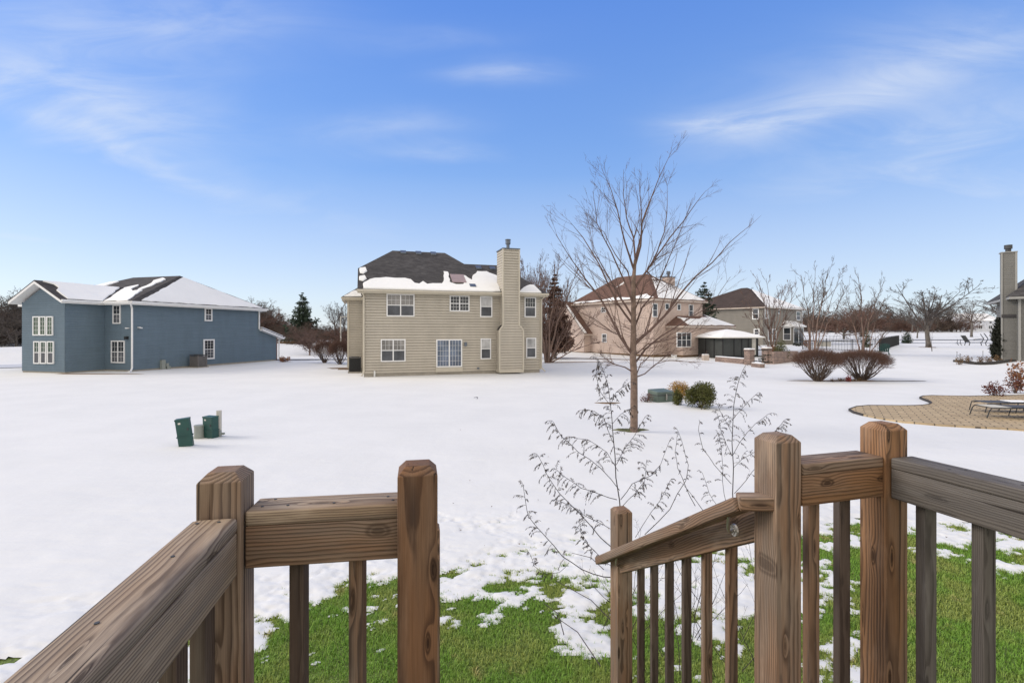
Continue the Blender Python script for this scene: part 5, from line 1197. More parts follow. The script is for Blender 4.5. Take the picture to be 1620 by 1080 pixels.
vase_shrub('clipped russet hedge shrub partly hidden behind the tan house', 556, 572, 15, 541, 5, cut=.35, stems=30, tw=2600, name='hedge_shrub', Yb=47)
# low bed plants between the vase shrubs
def leaf_bush(name, label, px, pyb, hw, ytop, mat, seed=1, nl=1600, ls=.05, twm='twig_brown', nt=30, Yb=None, loose=.15, cat='shrub', clumps=14, zsq=1.0):
    rg = random.Random(seed); g = ground(px, pyb) if Yb is None else Vector((at(px, 0, Yb).x, Yb, 0)); g.z = T(g.x, g.y)
    h = EYE+(HZ-ytop)/F*g.y-g.z; W_ = hw/F*g.y; o = thing(name, label, cat, g); st = MB(); lf = MB()
    cs = []
    for i in range(clumps):
        a = rg.uniform(0, 6.283); el = math.asin(rg.uniform(-.1, 1)); s_ = rg.uniform(.35, .78); cs.append((Vector((math.cos(a)*math.cos(el)*W_*s_, math.sin(a)*math.cos(el)*W_*s_, h*.3+h*.62*math.sin(el)*s_)), rg.uniform(.28, .42)))
    for c, _ in cs[:nt]:
        st.tube(curve((0, 0, -.03), c, c.length, 4, rg, .12, .05), .012, .004, 4, cap=False)
        for j in range(3): q = c+rvec(rg)*W_*.35; st.tube([c, c.lerp(q, .5)+rvec(rg)*.02, q], .005, .002, 3, cap=False)
    for i in range(nl):
        c, rr_ = cs[rg.randrange(len(cs))]; v = rvec(rg); p = c+Vector((v.x*W_*rr_, v.y*W_*rr_, v.z*h*rr_*.8))*rg.uniform(.55, 1.0+loose)
        if p.z < 0.0: p.z = rg.uniform(0, .1)
        d = (v+rvec(rg)*.9).normalized(); w2 = d.cross(rvec(rg)).normalized(); s_ = ls*rg.uniform(.6, 1.3)
        lf.add([p-d*s_*.5, p+w2*s_*.25, p+d*s_*.5, p-w2*s_*.25], [(0, 1, 2, 3)])
    st.build('stem', M[twm], o); lf.build('foliage', M[mat], o); return o
leaf_bush('juniper_shrub', 'dense dark olive green juniper mound right of the green utility box', 1108, 645, 27, 601, 'juniper', 1, 9000, .06, clumps=30, loose=.1)
leaf_bush('yellow_shrub', 'golden yellow shrub behind the green utility box', 1074, 630, 18, 600, 'yellow_leaf', 2, 3600, .05, clumps=18)
leaf_bush('juniper_shrub', 'small olive juniper tuft at the corner of the green utility box', 1072, 640, 10, 613, 'juniper', 3, 2200, .05, clumps=10)
leaf_bush('twiggy_shrub', 'little maroon twiggy shrub left of the green utility box', 1023, 636, 10, 620, 'maroon_leaf', 4, 500, .04, clumps=16, loose=.5)
leaf_bush('flower_clump', 'red flower clump between the two vase shrubs', 1342, 604, 5, 592, 'red_leaf', 5, 500, .05, Yb=27.3, clumps=8)
for i, (px, s_) in enumerate(((1318, 6), (1328, 5), (1350, 4), (1361, 5), (1333, 5))): leaf_bush('bed_plant', 'low dry dark plant in the bed under the vase shrubs', px, 604, s_, 597, 'leaf_litter', 30+i, 160, .05, Yb=27.3+i*.1, clumps=6, loose=.5)['group'] = 'low dry plants under the vase shrubs'
leaf_bush('rust_shrub', 'rust brown shrub with curled leaves at the right edge by the taupe house', 1607, 602, 15, 567, 'rust_leaf', 6, 380, .14, clumps=16, loose=.4, Yb=22.5)
leaf_bush('dry_shrub', 'dry maroon leaved shrub with snow in it behind the sun lounger', 1574, 628, 16, 601, 'maroon_leaf', 7, 420, .10, clumps=16, loose=.5)
leaf_bush('dry_shrub', 'dry leaved shrub at the right edge above the sun lounger', 1606, 622, 15, 590, 'maroon_leaf', 8, 240, .10, clumps=14, loose=.6)
leaf_bush('grass_clump', 'orange dry clump at the brick corner of the navy house', 450, 571, 9, 562, 'rust_leaf', 9, 420, .12, Yb=44.5, clumps=8, loose=.5)
leaf_bush('pine_shrub', 'upright olive green shrub in front of the stone wall', 1236, 573, 13, 536, 'olive_leaf', 10, 2400, .11, clumps=18, loose=.3)
leaf_bush('rust_shrub', 'small rusty shrub by the grey house corner', 1276, 548, 7, 537, 'rust_leaf', 11, 300, .14, clumps=8, Yb=62)
leaf_bush('rust_shrub', 'low rusty plants behind the stone pillars', 1222, 556, 14, 544, 'rust_leaf', 12, 500, .14, clumps=10, Yb=53)
leaf_bush('dark_shrub', 'dark low evergreen shrub at the foot of the grey house', 1262, 548, 9, 541, 'arborvitae', 13, 500, .14, clumps=8, Yb=66)
leaf_bush('brush', 'low olive undergrowth on the bank behind the road', 405, 0, 14, 541, 'olive_leaf', 14, 900, .25, Yb=66, clumps=18, loose=.4)
leaf_bush('brush', 'low brown undergrowth on the bank right of the olive one', 462, 0, 30, 540, 'leaf_litter', 15, 1400, .25, Yb=68, clumps=22, loose=.4)
for i in range(5): leaf_bush('bed_plant', 'dark dormant plant in the stone edged bed by the taupe house', 1518+i*15, 571-(i % 2)*2, 6, 562, 'leaf_litter', 50+i, 200, .09, clumps=7, loose=.5, Yb=34.5+i*.3)['group'] = 'dormant plants of the bed by the taupe house'

# small layered ornamental tree near the pillars
o = thing('ornamental_tree', 'small layered dark ornamental tree dusted with snow beside the stone pillar', 'tree', ground(1207, 580)); rg = random.Random(9); mb = MB(); lf = MB()
mb.tube([(0, 0, -.1), (.06, 0, .4), (-.02, 0, .9), (.05, 0, 1.3)], .06, .02, 6)
for (x, z, r_) in ((-.35, .45, .35), (.4, .35, .35), (-.3, .8, .4), (.35, .9, .35), (0, 1.3, .42), (-.05, .6, .3)):
    mb.tube([(0, 0, z-.15), (x*.6, 0, z-.05), (x, 0, z)], .02, .01, 4)
    for i in range(130):
        a = rg.uniform(0, 6.28); q = math.sqrt(rg.random())*r_; p = Vector((x+math.cos(a)*q, math.sin(a)*q, z+rg.uniform(-.04, .05))); d = rvec(rg); w2 = d.cross(rvec(rg)).normalized(); lf.add([p-d*.04, p+w2*.02, p+d*.04, p-w2*.02], [(0, 1, 2, 3)])
mb.build('trunk', M['bark_grey'], o); lf.build('crown', M['arborvitae'], o)
# ---- dried weeds close to the deck
def weed(label, Yw, base, stems, seed, shoots=1.0, leafy=1.0):
    rg = random.Random(seed); b0_ = at(base[0], base[1], Yw); g = Vector((b0_.x, Yw, T(b0_.x, Yw))); o = thing('dried_weed', label, 'dried weed', g); st = MB(); lf = MB()
    def tuft(p, d, n_, L_):
        c = curve(p, d, L_, 7, rg, .10, -.20); st.tube(c, .0016, .0009, 3, cap=False)
        for i in range(n_):
            q, dq = pt(c, rg.uniform(.1, 1)); dd = (dq*.7+Vector((rg.uniform(-.5, .5), rg.uniform(-.5, .5), rg.uniform(-1.1, -.1)))).normalized(); s_ = rg.uniform(.012, .034); w2 = dd.cross(rvec(rg)).normalized()*s_*.10
            lf.add([q, q+dd*s_*.5+w2, q+dd*s_+rvec(rg)*.002, q+dd*s_*.5-w2], [(0, 1, 2, 3)])
    def run(pts, r, side_n, ls, t0=.3):
        st.tube(pts, r*1.15, .0018, 5, cap=False)
        for i in range(int(side_n*shoots)):
            t_ = t0+(1-t0)*(i+rg.random())/(side_n*shoots); p, d = pt(pts, min(t_, .999)); sd_ = side(d, R(rg.uniform(30, 65)), rg); tuft(p, sd_, int(17*leafy), ls*1.25*rg.uniform(.5, 1.3)*(1.2-.6*t_))
        tuft(pts[-1], (pts[-1]-pts[-2]).normalized(), int(16*leafy), ls*.9)
    for (zpts, dd, r, sn, ls, t0) in stems:
        P_ = []; n_ = len(zpts)
        for i, q in enumerate(zpts): P_.append(at(q[0], q[1], Yw+dd*i/(n_-1))-g)
        fine = []
        for a, b_ in zip(P_[:-1], P_[1:]): fine += [a, a.lerp(b_, .5)+rvec(rg)*(b_-a).length*.03]
        fine.append(P_[-1]); run(fine, r, sn, ls, t0)
    st.build('stem', M['weed'], o); lf.build('foliage', M['weed_leaf'], o); return o
weed('tall dried brown weed with drooping leaves behind the lower stair post', 4.5, (985, 1000), [
 ([(990, 1005), (985, 860), (980, 790), (973, 720), (968, 660), (962, 610), (950, 575)], -.1, .0062, 22, .12, .45),
 ([(980, 775), (950, 740), (915, 715), (888, 690), (876, 668)], -.2, .003, 14, .10, .2),
 ([(978, 745), (960, 715), (930, 695), (900, 690)], .3, .0024, 10, .10, .2),
 ([(970, 700), (955, 660), (940, 650), (920, 648)], .2, .0024, 10, .10, .2),
 ([(965, 640), (950, 620), (943, 595), (945, 575)], -.3, .002, 8, .08, .1),
 ([(975, 735), (985, 715), (1003, 690), (1020, 660)], .3, .0025, 10, .11, .2), ([(969, 670), (982, 655), (1000, 645)], .1, .002, 6, .09, .2),
 ([(966, 640), (975, 620), (995, 605)], -.1, .002, 8, .08, .2),
 ([(982, 790), (1000, 765), (1030, 752), (1045, 735), (1058, 700)], .3, .003, 9, .09, .15), ([(985, 800), (1005, 780), (1020, 760), (1022, 735)], -.2, .0024, 10, .09, .2),
 ([(986, 880), (950, 850), (920, 815), (885, 780), (865, 750), (851, 720)], -.4, .004, 18, .10, .3),
 ([(987, 850), (955, 830), (930, 818), (905, 800), (880, 790)], .3, .0025, 10, .09, .2),
 ([(976, 790), (950, 782), (920, 772), (895, 755), (880, 742)], -.2, .003, 14, .09, .2),
 ([(988, 915), (955, 912), (920, 900), (890, 880), (860, 845), (835, 815), (828, 770)], -.5, .0045, 12, .10, .45),
 ([(900, 890), (885, 905), (865, 908), (845, 895), (838, 875)], -.3, .002, 5, .05, .3),
 ([(985, 905), (960, 890), (940, 870), (920, 850), (918, 830)], .1, .0022, 8, .07, .2), ([(950, 880), (930, 860), (915, 835)], -.1, .0018, 5, .06, .2),
 ([(1005, 850), (1030, 810), (1045, 790), (1060, 760)], .1, .0022, 8, .07, .3)], 1, shoots=1.5, leafy=1.2)
weed('second dried weed with a thin dark stem behind the sloping handrail', 5.0, (1160, 945), [
 ([(1158, 960), (1160, 860), (1159, 780), (1158, 700), (1161, 640), (1168, 605), (1176, 583)], .1, .0058, 22, .10, .42),
 ([(1159, 720), (1170, 700), (1195, 670), (1215, 655)], -.2, .0024, 9, .10, .3), ([(1158, 665), (1175, 645), (1198, 622)], .2, .002, 8, .09, .3),
 ([(1160, 690), (1145, 660), (1135, 640)], .2, .002, 8, .09, .2), ([(1158, 720), (1148, 700), (1140, 680), (1135, 655)], -.2, .002, 9, .08, .2),
 ([(1157, 765), (1130, 735), (1112, 710), (1105, 680), (1107, 668)], -.2, .0028, 3, .05, .3),
 ([(1150, 800), (1143, 760), (1142, 720), (1138, 690)], .2, .0024, 10, .08, .3), ([(1162, 780), (1180, 760), (1200, 735), (1215, 715)], .2, .0028, 5, .07, .3),
 ([(1160, 740), (1175, 725), (1198, 712)], -.2, .002, 7, .08, .2), ([(1100, 800), (1085, 770), (1072, 740), (1068, 715), (1071, 690)], .2, .0032, 5, .05, .3),
 ([(1020, 845), (1060, 805), (1085, 760), (1089, 735), (1082, 710), (1072, 680)], .3, .0036, 8, .05, .3), ([(1130, 830), (1100, 790), (1080, 765)], .1, .0036, 2, .05, .5),
 ([(1135, 800), (1122, 780), (1112, 750)], .1, .002, 6, .07, .2), ([(1217, 690), (1228, 680), (1240, 665)], .0, .0024, 12, .08, .0)], 2, shoots=1.25, leafy=.95)
rg = random.Random(8); o = thing('dried_weed', 'low tangle of thin green brown stems between the stair balusters', 'dried weed', (1.4, 4.4, T(1.4, 4.4))); mb = MB()
for i in range(26):
    b0_ = Vector((rg.uniform(-.6, .8), rg.uniform(-.4, .5), -.02)); c = curve(b0_, (rg.uniform(-.8, .8), rg.uniform(-.3, .3), rg.uniform(.5, 1)), rg.uniform(.5, 1.1), 7, rg, .16, .03); mb.tube(c, .0035, .0012, 4, cap=False)
    grow(mb, c, .003, 0, dict(n=[4, 2], t0=[.3, .2], ang=(25, 60), lr=[.35, .4], rmin=.0012, rr=.5, wob=.15, up=.05), rg)
mb.build('stem', M['weed'], o)
o = thing('fallen_twig', 'fallen dark twigs lying on the thawed grass left of the stair post', 'twig', (.9, 4.3, 0)); mb = MB()
for (a, b_) in (((880, 925), (985, 1005)), ((868, 975), (950, 1060)), ((905, 880), (955, 905)), ((860, 960), (892, 1010))):
    p = ground(*a)-o.location; q = ground(*b_)-o.location; m_ = p.lerp(q, .5)+Vector((.05, .03, .06)); mb.tube([p+Vector((0, 0, .04)), m_, q+Vector((0, 0, .03))], .003, .005, 5)
mb.build('stem', M['weed'], o)

# ================================================================ SMALL THINGS
# utility pedestals in the left lawn
def ped(px, py, ytop, w_px, d_, label, lean, rz, Y=None):
    g = ground(px, py) if Y is None else Vector((at(px, 0, Y).x, Y, 0)); g.z = T(g.x, g.y); h = EYE+(HZ-ytop)/F*g.y-g.z; w_ = w_px/F*g.y
    o = thing('utility_pedestal', label, 'utility pedestal', g, rz); o.rotation_euler = (R(2), R(lean), rz)
    mb = MB(); mb.box(-w_/2, w_/2, -d_/2, d_/2, -.1, h); b_ = mb.build('housing', M['green_plastic'], o, bevel=.012)
    mb = MB(); mb.box(-w_/2-.012, w_/2+.012, -d_/2-.012, d_/2+.012, h*.38, h*.42); mb.build('collar', M['green_plastic'], o)
    mb = MB(); mb.box(-w_/2-.006, w_/2+.006, -d_/2-.006, d_/2+.006, h*.96, h+.012); mb.build('lid', M['green_plastic'], o, bevel=.006)
    mb = MB(); mb.box(-w_*.30, -w_*.12, -d_/2-.004, -d_/2+.002, h*.84, h*.90); mb.build('sticker', M['box_label'], o)
    mb = MB(); mb.box(w_*.30, w_*.38, -d_/2-.018, -d_/2, h*.60, h*.68); mb.build('latch', M['dark_grey'], o); return o
ped(295.5, 705, 661.5, 19, .17, 'leaning dark green utility pedestal, leftmost of the group on the lawn', -7, R(20))
ped(334, 692, 658.5, 19.5, .2, 'upright dark green utility pedestal beside the tall grey pipe', 0, R(-18))
g = ground(315, 693); o = thing('utility_stub', 'short grey round utility stub between the two green pedestals', 'utility stub', g); w_ = 7/F*g.y; h = EYE+(HZ-672)/F*g.y-g.z
mb = MB(); mb.cyl((0, 0), w_, -.1, h-.04, 24); mb.build('housing', M['grey_plastic'], o); mb = MB(); mb.cyl((0, 0), w_*1.06, h-.04, h, 24); mb.cyl((0, 0), w_*1.08, -.02, .06, 24); mb.build('lid', M['grey_plastic'], o)
g = ground(346.5, 690); o = thing('utility_pipe', 'tall pale grey pipe with a small box at its foot, right of the green pedestals', 'utility pipe', g); h = EYE+(HZ-649)/F*g.y-g.z
mb = MB(); mb.cyl((0, 0), .064, -.1, h, 20); mb.build('pipe', M['canvas'], o); mb = MB(); mb.box(-.07, .09, -.11, -.03, .02, .17); mb.box(.06, .16, -.06, 0, .05, .1); mb.build('junction_box', M['grey_plastic'], o)
# green transformer box
g = ground(1049, 636); rz = R(24); o = thing('transformer_box', 'low mossy green utility box in the snow with a latch handle', 'utility box', g+Vector((0, .3, 0)), rz)
mb = MB(); mb.add([(-.42, -.3, -.1), (.42, -.3, -.1), (.42, .3, -.1), (-.42, .3, -.1), (-.42, -.3, .40), (.42, -.3, .40), (.42, .3, .47), (-.42, .3, .47)], [(0, 3, 2, 1), (4, 5, 6, 7), (0, 1, 5, 4), (1, 2, 6, 5), (2, 3, 7, 6), (3, 0, 4, 7)]); mb.build('cabinet', M['box_green'], o, bevel=.03)
mb = MB(); mb.box(-.02, .02, -.34, -.30, .08, .32); mb.tube([(.0, -.32, .10), (.0, -.37, .16), (.0, -.37, .26), (.0, -.32, .31)], .012, .012, 6); mb.build('handle', M['metal'], o)
mb = MB(); mb.box(-.44, .44, -.325, .325, .26, .285); mb.build('seam', M['dark_grey'], o)
# little stake light in the open snow
g = ground(755, 631); o = thing('ground_stake', 'tiny dark stake sticking out of the open snow before the tan house', 'stake', g); mb = MB(); mb.tube([(0, 0, -.05), (.0, 0, .07)], .012, .012, 6); mb.build('pin', M['dark_grey'], o); mb = MB(); mb.tube([(-.14, 0, .055), (0, 0, .075), (.03, 0, .05)], .012, .014, 6); mb.build('head', M['dark_grey'], o)

# gazebo
gz = thing('gazebo', 'screened gazebo with a snowy pyramid roof beside the pinkish house', 'gazebo', (*at(1150, 540, 52).xy, T(19, 52)), R(14)); g0 = gz.location
def zz(py, Y=52): return EYE+(HZ-py)/F*Y-g0.z
ew, eh = 2.55, zz(532.5); ph = zz(520.5)
hw = 2.05; mb = MB()
for x in (-hw, -.75, .15, .95, hw): mb.box(x-.05, x+.05, -hw-.05, -hw+.05, 0, eh)
for y in (-.7, .7, hw):
    for x in (-hw, hw): mb.box(x-.05, x+.05, y-.05, y+.05, 0, eh)
mb.box(-hw, hw, -hw-.03, -hw+.03, eh-.18, eh-.02); mb.box(-hw, hw, -hw-.03, -hw+.03, .0, .35); mb.box(hw-.03, hw+.03, -hw+.05, hw, eh-.18, eh-.02); mb.box(-hw-.03, -hw+.03, -hw+.05, hw, eh-.18, eh-.02); mb.box(hw-.03, hw+.03, -hw+.05, hw, 0, .35)
mb.build('frame', M['black_metal'], gz)
mb = MB(); mb.box(-hw+.05, hw-.05, -hw-.008, -hw+.008, .35, eh-.18); mb.box(hw-.008, hw+.008, -hw+.05, hw-.05, .35, eh-.18); mb.box(-hw-.008, -hw+.008, -hw+.05, hw-.05, .1, eh-.18); mb.box(-hw+.05, hw-.05, hw-.008, hw+.008, .1, eh-.18); mb.build('screen_panel', M['screen'], gz)
mb = MB(); mb.box(1.35, 1.80, -hw-.06, -hw-.01, .4, eh-.18); mb.build('curtain', M['canvas'], gz)
c4_ = [(-ew, -ew), (ew, -ew), (ew, ew), (-ew, ew)]; mb = MB(); vs = [(x, y, eh) for x, y in c4_]+[(x*.45, y*.45, eh+(ph-eh)*.68) for x, y in c4_]+[(0, 0, ph)]+[(x, y, eh-.12) for x, y in c4_]
mb.add(vs, [(i, (i+1) % 4, 4+(i+1) % 4, 4+i) for i in range(4)]+[(4+i, 4+(i+1) % 4, 8) for i in range(4)]+[(9+i, 9+(i+1) % 4, (i+1) % 4, i) for i in range(4)]+[(9, 12, 11, 10)])
mb.build('roof', M['roof_snow'], gz); mb = MB()
for i in range(4):
    a, b_ = c4_[i], c4_[(i+1) % 4]; mb.bar((a[0]*1.01, a[1]*1.01, eh-.09), (b_[0]*1.01, b_[1]*1.01, eh-.09), .05, .07)
mb.build('eave_rail', M['canvas'], gz)
# stone pillars and walls
def pillar(label, px, pyb, ytop, wpx, Y=None):
    g = ground(px, pyb) if Y is None else Vector((at(px, 0, Y).x, Y, 0)); g.z = T(g.x, g.y); h = EYE+(HZ-ytop)/F*g.y-g.z; w_ = wpx/2/F*g.y*.9
    o = thing('stone_pillar', label, 'pillar', g, R(22)); mb = MB(); mb.box(-w_*.9, w_*.9, -w_*.9, w_*.9, -.4, h-.12); mb.build('shaft', M['stone'], o, bevel=.02)
    mb = MB(); mb.box(-w_*1.0, w_*1.0, -w_*1.0, w_*1.0, h-.12, h-.05); mb.build('cap', M['stone'], o); mb = MB(); mb.box(-w_*.97, w_*.97, -w_*.97, w_*.97, h-.05, h+.06); mb.build('snow_cap', M['roof_snow'], o, bevel=.045); return o
pillar('snow capped stone pillar nearest the gazebo', 1185.5, 577, 552, 13.5); pillar('snow capped stone pillar where the long stone wall starts', 1213, 570, 550, 13, Y=42)
def stone_wall(label, a, b_, ya, yb, th=.35, cap=True, snow=True):
    A_ = a; B_ = b_; o = thing('stone_wall', label, 'wall', (*A_.xy, 0)); mb = MB(); n_ = 6; sn = MB()
    for i in range(n_):
        p = A_.lerp(B_, i/n_); q = A_.lerp(B_, (i+1)/n_); z_ = ya+(yb-ya)*(i+.5)/n_
        mb.bar((p.x-A_.x, p.y-A_.y, z_/2-.2), (q.x-A_.x, q.y-A_.y, z_/2-.2), th, z_+.4)
    d = (B_-A_); sn.bar((0, 0, max(ya, yb)+.035), (d.x, d.y, max(ya, yb)+.035), th*.9, .07)
    mb.build('masonry', M['stone'], o); 
    if snow: sn.build('snow_cap', M['roof_snow'], o, bevel=.03)
    return o
h_ = EYE+(HZ-556)/F*42
stone_wall('long low stone wall behind the olive shrub', Vector((at(1220, 0, 41.5).x, 41.5, 0)), Vector((at(1257.5, 0, 43.5).x, 43.5, 0)), h_, h_, .5, snow=False)
stone_wall('low stone retaining wall between the gazebo and the pillar', Vector((at(1135, 0, 45.5).x, 45.5, 0)), Vector((at(1180, 0, 41.8).x, 41.8, 0)), EYE+(HZ-566)/F*44, EYE+(HZ-566)/F*43.5, .5)
stone_wall('short stone step wall beside the layered ornamental tree', Vector((at(1192, 0, 38.5).x, 38.5, 0)), Vector((at(1206, 0, 37.4).x, 37.4, 0)), .32, .32, .4)
mb = MB(); o = thing('stone_planter', 'white planter block at the gazebo corner of the pinkish house', 'planter', (*at(1116, 0, 47).xy, T(18, 47))); mb.box(-.28, .28, -.25, .25, -.1, .55); mb.build('block', M['pink_trim'], o, bevel=.03); mb = MB(); mb.box(-.26, .26, -.23, .23, .55, .63); mb.build('snow_cap', M['roof_snow'], o, bevel=.03)

# fence
def fence(label, pts, h, solid, gap=.16, post_every=2.0):
    o = thing('metal_fence', label, 'fence', (pts[0][0], pts[0][1], 0)); pk = MB(); ps = []; rl = MB(); ox, oy = pts[0]
    for a, b_ in zip(pts[:-1], pts[1:]):
        A_ = Vector((*a, 0)); B_ = Vector((*b_, 0)); L_ = (B_-A_).length; n_ = int(L_/gap)
        for i in range(n_):
            p = A_.lerp(B_, i/n_); z = T(p.x, p.y); w_ = .022 if not solid else gap*.42; pk.box(p.x-ox-w_/2, p.x-ox+w_/2, p.y-oy-.012, p.y-oy+.012, z, z+h)
        m_ = max(1, int(L_/post_every))
        for i in range(m_+1): ps.append(A_.lerp(B_, i/m_))
        k = max(1, int(L_/1.0))
        for f_ in (.12, .86):
          rl = MB()
          for i in range(k):
            p = A_.lerp(B_, i/k); q = A_.lerp(B_, (i+1)/k); rl.bar((p.x-ox, p.y-oy, T(p.x, p.y)+h*f_), (q.x-ox, q.y-oy, T(q.x, q.y)+h*f_), .03, .04)
          rl.build('rail', M['black_metal'], o)
    pk.build('picket', M['black_metal'], o)['kind'] = 'stuff'; 
    for p in ps: mb = MB(); z = T(p.x, p.y); mb.box(p.x-ox-.035, p.x-ox+.035, p.y-oy-.035, p.y-oy+.035, z-.1, z+h+.08); mb.build('post', M['black_metal'], o)
    return o
a_ = ground(1391, 563); b_ = ground(1422, 548.5)
fence('black picket fence section receding to the right behind the clipped shrubs', [(at(1391, 0, 52).x, 52), (at(1422, 0, 72).x, 72)], 1.35, True, .13)
fence('thin black picket fence running behind the birches', [(at(1270, 0, 57).x, 57), (at(1391, 0, 51.8).x, 51.8)], 1.25, False, .14)
fence('far black wire fence behind the birches', [(at(1262, 0, 92).x, 92), (at(1362, 0, 86).x, 86)], 1.3, False, .5, 5)
# adirondack chair
def adirondack(label, loc, rz, mat):
    o = thing('garden_chair', label, 'chair', loc, rz); mb = MB()
    for i in range(5): x = -.24+.12*i; mb.bar((x, .15, .30), (x*1.15, .48, 1.0-abs(i-2)*.04), .10, .02, Vector((0, -1, 0)))
    mb.build('backrest', M[mat], o); mb = MB()
    for i in range(5): y = -.32+.11*i; mb.bar((-.28, y, .38-.03*i), (.28, y, .38-.03*i), .09, .02)
    mb.build('seat', M[mat], o); mb = MB()
    for s_ in (-1, 1): mb.bar((s_*.36, -.42, .56), (s_*.36, .30, .56), .13, .025)
    mb.build('armrest', M[mat], o)
    for s_ in (-1, 1):
        mb = MB(); mb.box(s_*.32-.02, s_*.32+.02, -.36, -.27, 0, .55); mb.build('leg', M[mat], o); mb = MB(); mb.bar((s_*.30, -.3, .30), (s_*.30, .62, .02), .03, .10); mb.build('leg', M[mat], o)
    return o
g = ground(1399, 562); adirondack('dark green garden chair standing in front of the black fence', (at(1399, 0, 47.5).x, 47.5, T(36, 47.5)), R(150), 'green_plastic').scale = (1.15, 1.15, 1.15)
# patio lounger
lx, ly = at(1590, 0, 15.2).x, 15.2
o = thing('sun_lounger', 'black sling sun lounger lying flat on the tan paver patio', 'sun lounger', (15.95, 15.6, .075), R(-6)); mb = MB()
for y in (-.33, .33): mb.tube([(-1.1, y, .02), (-1.02, y, .26), (-.95, y, .33), (.0, y, .34), (1.1, y, .34)], .016, .016, 8)
for x in (-.95, -.2, .6, 1.1): mb.tube([(x, -.33, .335), (x, .33, .335)], .013, .013, 6)
mb.build('frame', M['black_metal'], o)
for (x, y) in ((.15, -.33), (.15, .33), (1.0, -.33), (1.0, .33)): mb = MB(); mb.tube([(x, y, .34), (x-.10, y, 0)], .014, .014, 6); mb.build('leg', M['black_metal'], o)
mb = MB()
for i in range(16): x = -.35+.09*i; mb.box(x, x+.075, -.31, .31, .345, .362)
mb.build('sling', M['sling'], o); mb = MB(); mb.box(-.9, -.38, -.31, .31, .345, .36); mb.build('foot_section', M['canvas'], o)
o = thing('sun_lounger', 'second dark lounger behind the first, dusted with snow', 'sun lounger', (16.75, 16.7, .075), R(-3)); mb = MB()
for y in (-.3, .3): mb.tube([(-.95, y, .02), (-.88, y, .30), (.0, y, .33), (1.1, y, .34)], .016, .016, 8)
mb.build('frame', M['black_metal'], o); mb = MB(); mb.box(-.85, 1.0, -.29, .29, .335, .352); mb.build('sling', M['sling'], o); mb = MB(); mb.box(.0, .7, -.2, .25, .353, .37); mb.build('snow_layer', M['roof_snow'], o, bevel=.012)
for (x, y) in ((.1, -.3), (.1, .3), (.9, -.3), (.9, .3)): mb = MB(); mb.tube([(x, y, .33), (x-.08, y, 0)], .014, .014, 6); mb.build('leg', M['black_metal'], o)
# garden swing and small object on the far snow
Yq = 72.0; q = at(1543, 0, Yq); o = thing('garden_bench', 'grey slatted double garden bench tilted in the snowy field', 'bench', (q.x, Yq, T(q.x, Yq)), R(-12)); o.scale = (1.05, 1.05, 1.05); mb = MB()
for i in range(6): x = -1.15+i*.10; mb.bar((-.95+.08*i*0, -.45+.17*i, .55), (-1.5, -.45+.17*i, 1.45), .10, .03, Vector((0, 1, 0)))
mb.build('backrest', M['dark_grey'], o); mb = MB()
for i in range(7): mb.bar((-.95+.28*i, -.5, .5), (-.95+.28*i, .5, .5), .16, .04)
mb.build('seat', M['dark_grey'], o); mb = MB()
mb.tube([(1.0, -.4, .5), (1.25, -.4, 1.0), (.85, -.4, 1.65), (.75, -.4, 1.75)], .07, .05, 6); mb.tube([(1.0, .4, .5), (1.25, .4, 1.0), (.85, .4, 1.65)], .06, .05, 6); mb.bar((-.2, 0, .9), (.9, 0, 1.0), .1, .08); mb.build('armrest', M['dark_grey'], o)
for x in (-.9, .9):
    for y in (-.45, .45): mb = MB(); mb.tube([(x, y, .55), (x*1.15, y, -.05)], .05, .05, 5); mb.build('leg', M['dark_grey'], o)
q = at(1516, 0, 72); o = thing('garden_stool', 'small dark tilted stool left of the garden bench in the field', 'stool', (q.x, 72, T(q.x, 72))); mb = MB(); mb.bar((.05, -.3, .35), (.05, .3, .35), .5, .05); mb.build('seat', M['dark_grey'], o)
for s_ in (-1, 1): mb = MB(); mb.tube([(.1, s_*.25, .35), (.3, s_*.25, -.02)], .035, .035, 5); mb.tube([(.05, s_*.25, .35), (.12, s_*.25, .95)], .045, .03, 5); mb.build('leg', M['dark_grey'], o)
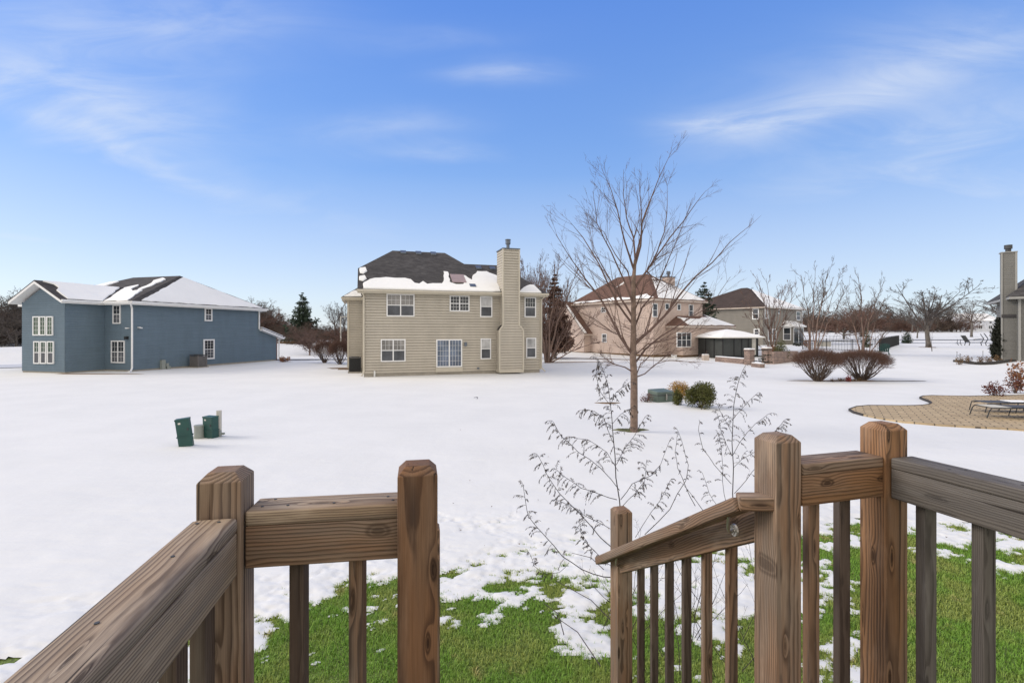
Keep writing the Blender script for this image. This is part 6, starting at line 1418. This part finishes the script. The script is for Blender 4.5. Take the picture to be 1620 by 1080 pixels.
# stone edged bed at the taupe house
o = thing('stone_edging', 'curved dark stone bed edging in front of the taupe house', 'edging', (at(1560, 0, 36).x, 35, 0)); mb = MB(); rg = random.Random(4); prev = None
for i in range(36):
    px = 1512+i*2.6; Y = 36.6-2.6*math.sin(i/35*math.pi); p = at(px, 0, Y); z = T(p.x, Y); s_ = rg.uniform(.11, .17)
    mb.bar((p.x-o.location.x-.12, Y-o.location.y, z+.08), (p.x-o.location.x+.12, Y-o.location.y+rg.uniform(-.03, .03), z+.08), .22, s_*1.6)
mb.build('stones', M['edging'], o)
for i, (px, top) in enumerate(((1514, 557), (1519, 560), (1555, 556))):
    p = at(px, 0, 36.5); o = thing('garden_stake', 'thin dark garden stake in the bed by the taupe house', 'stake', (p.x, 36.5, T(p.x, 36.5)), 0, 'stakes of the bed by the taupe house'); mb = MB(); mb.tube([(0, 0, -.1), (0, 0, EYE+(HZ-top)/F*36.5-T(p.x, 36.5))], .015, .015, 6); mb.build('rod', M['dark_grey'], o); mb = MB(); mb.cyl((0, 0), .03, EYE+(HZ-top)/F*36.5-T(p.x, 36.5), EYE+(HZ-top)/F*36.5-T(p.x, 36.5)+.04, 8); mb.build('tip', M['dark_grey'], o)
# street lamp post left of the tan house
Yp = 62; q = at(539, 0, Yp); o = thing('utility_pole', 'thin pale pole with a side arm left of the tan house', 'pole', (q.x, Yp, T(q.x, Yp))); hh = EYE+(HZ-501)/F*Yp-T(q.x, Yp)
mb = MB(); mb.cyl((0, 0), .10, 0, hh, 10, .07); mb.build('shaft', M['canvas'], o); mb = MB(); mb.tube([(0, 0, hh), (.5, 0, hh-.02), (1.1, 0, hh+.05)], .05, .04, 6); mb.build('arm', M['canvas'], o)
q = at(1290, 0, 60); o = thing('garden_table', 'small dark garden table by the end of the thin fence', 'table', (q.x, 60, T(q.x, 60))); mb = MB(); mb.box(-.7, .7, -.4, .4, .68, .72); mb.build('table_top', M['dark_grey'], o)
for x in (-.6, .6):
    for y in (-.33, .33): mb = MB(); mb.box(x-.03, x+.03, y-.03, y+.03, 0, .68); mb.build('leg', M['dark_grey'], o)
q = at(1303, 0, 66); o = thing('garden_box', 'pale tan storage box behind the birches', 'box', (q.x, 66, T(q.x, 66))); mb = MB(); mb.box(-.75, .75, -.4, .4, 0, .6); mb.build('case', M['canvas'], o, bevel=.03); mb = MB(); mb.box(-.78, .78, -.43, .43, .6, .68); mb.build('lid', M['taupe_trim'], o)
print('objects', len(bpy.data.objects))
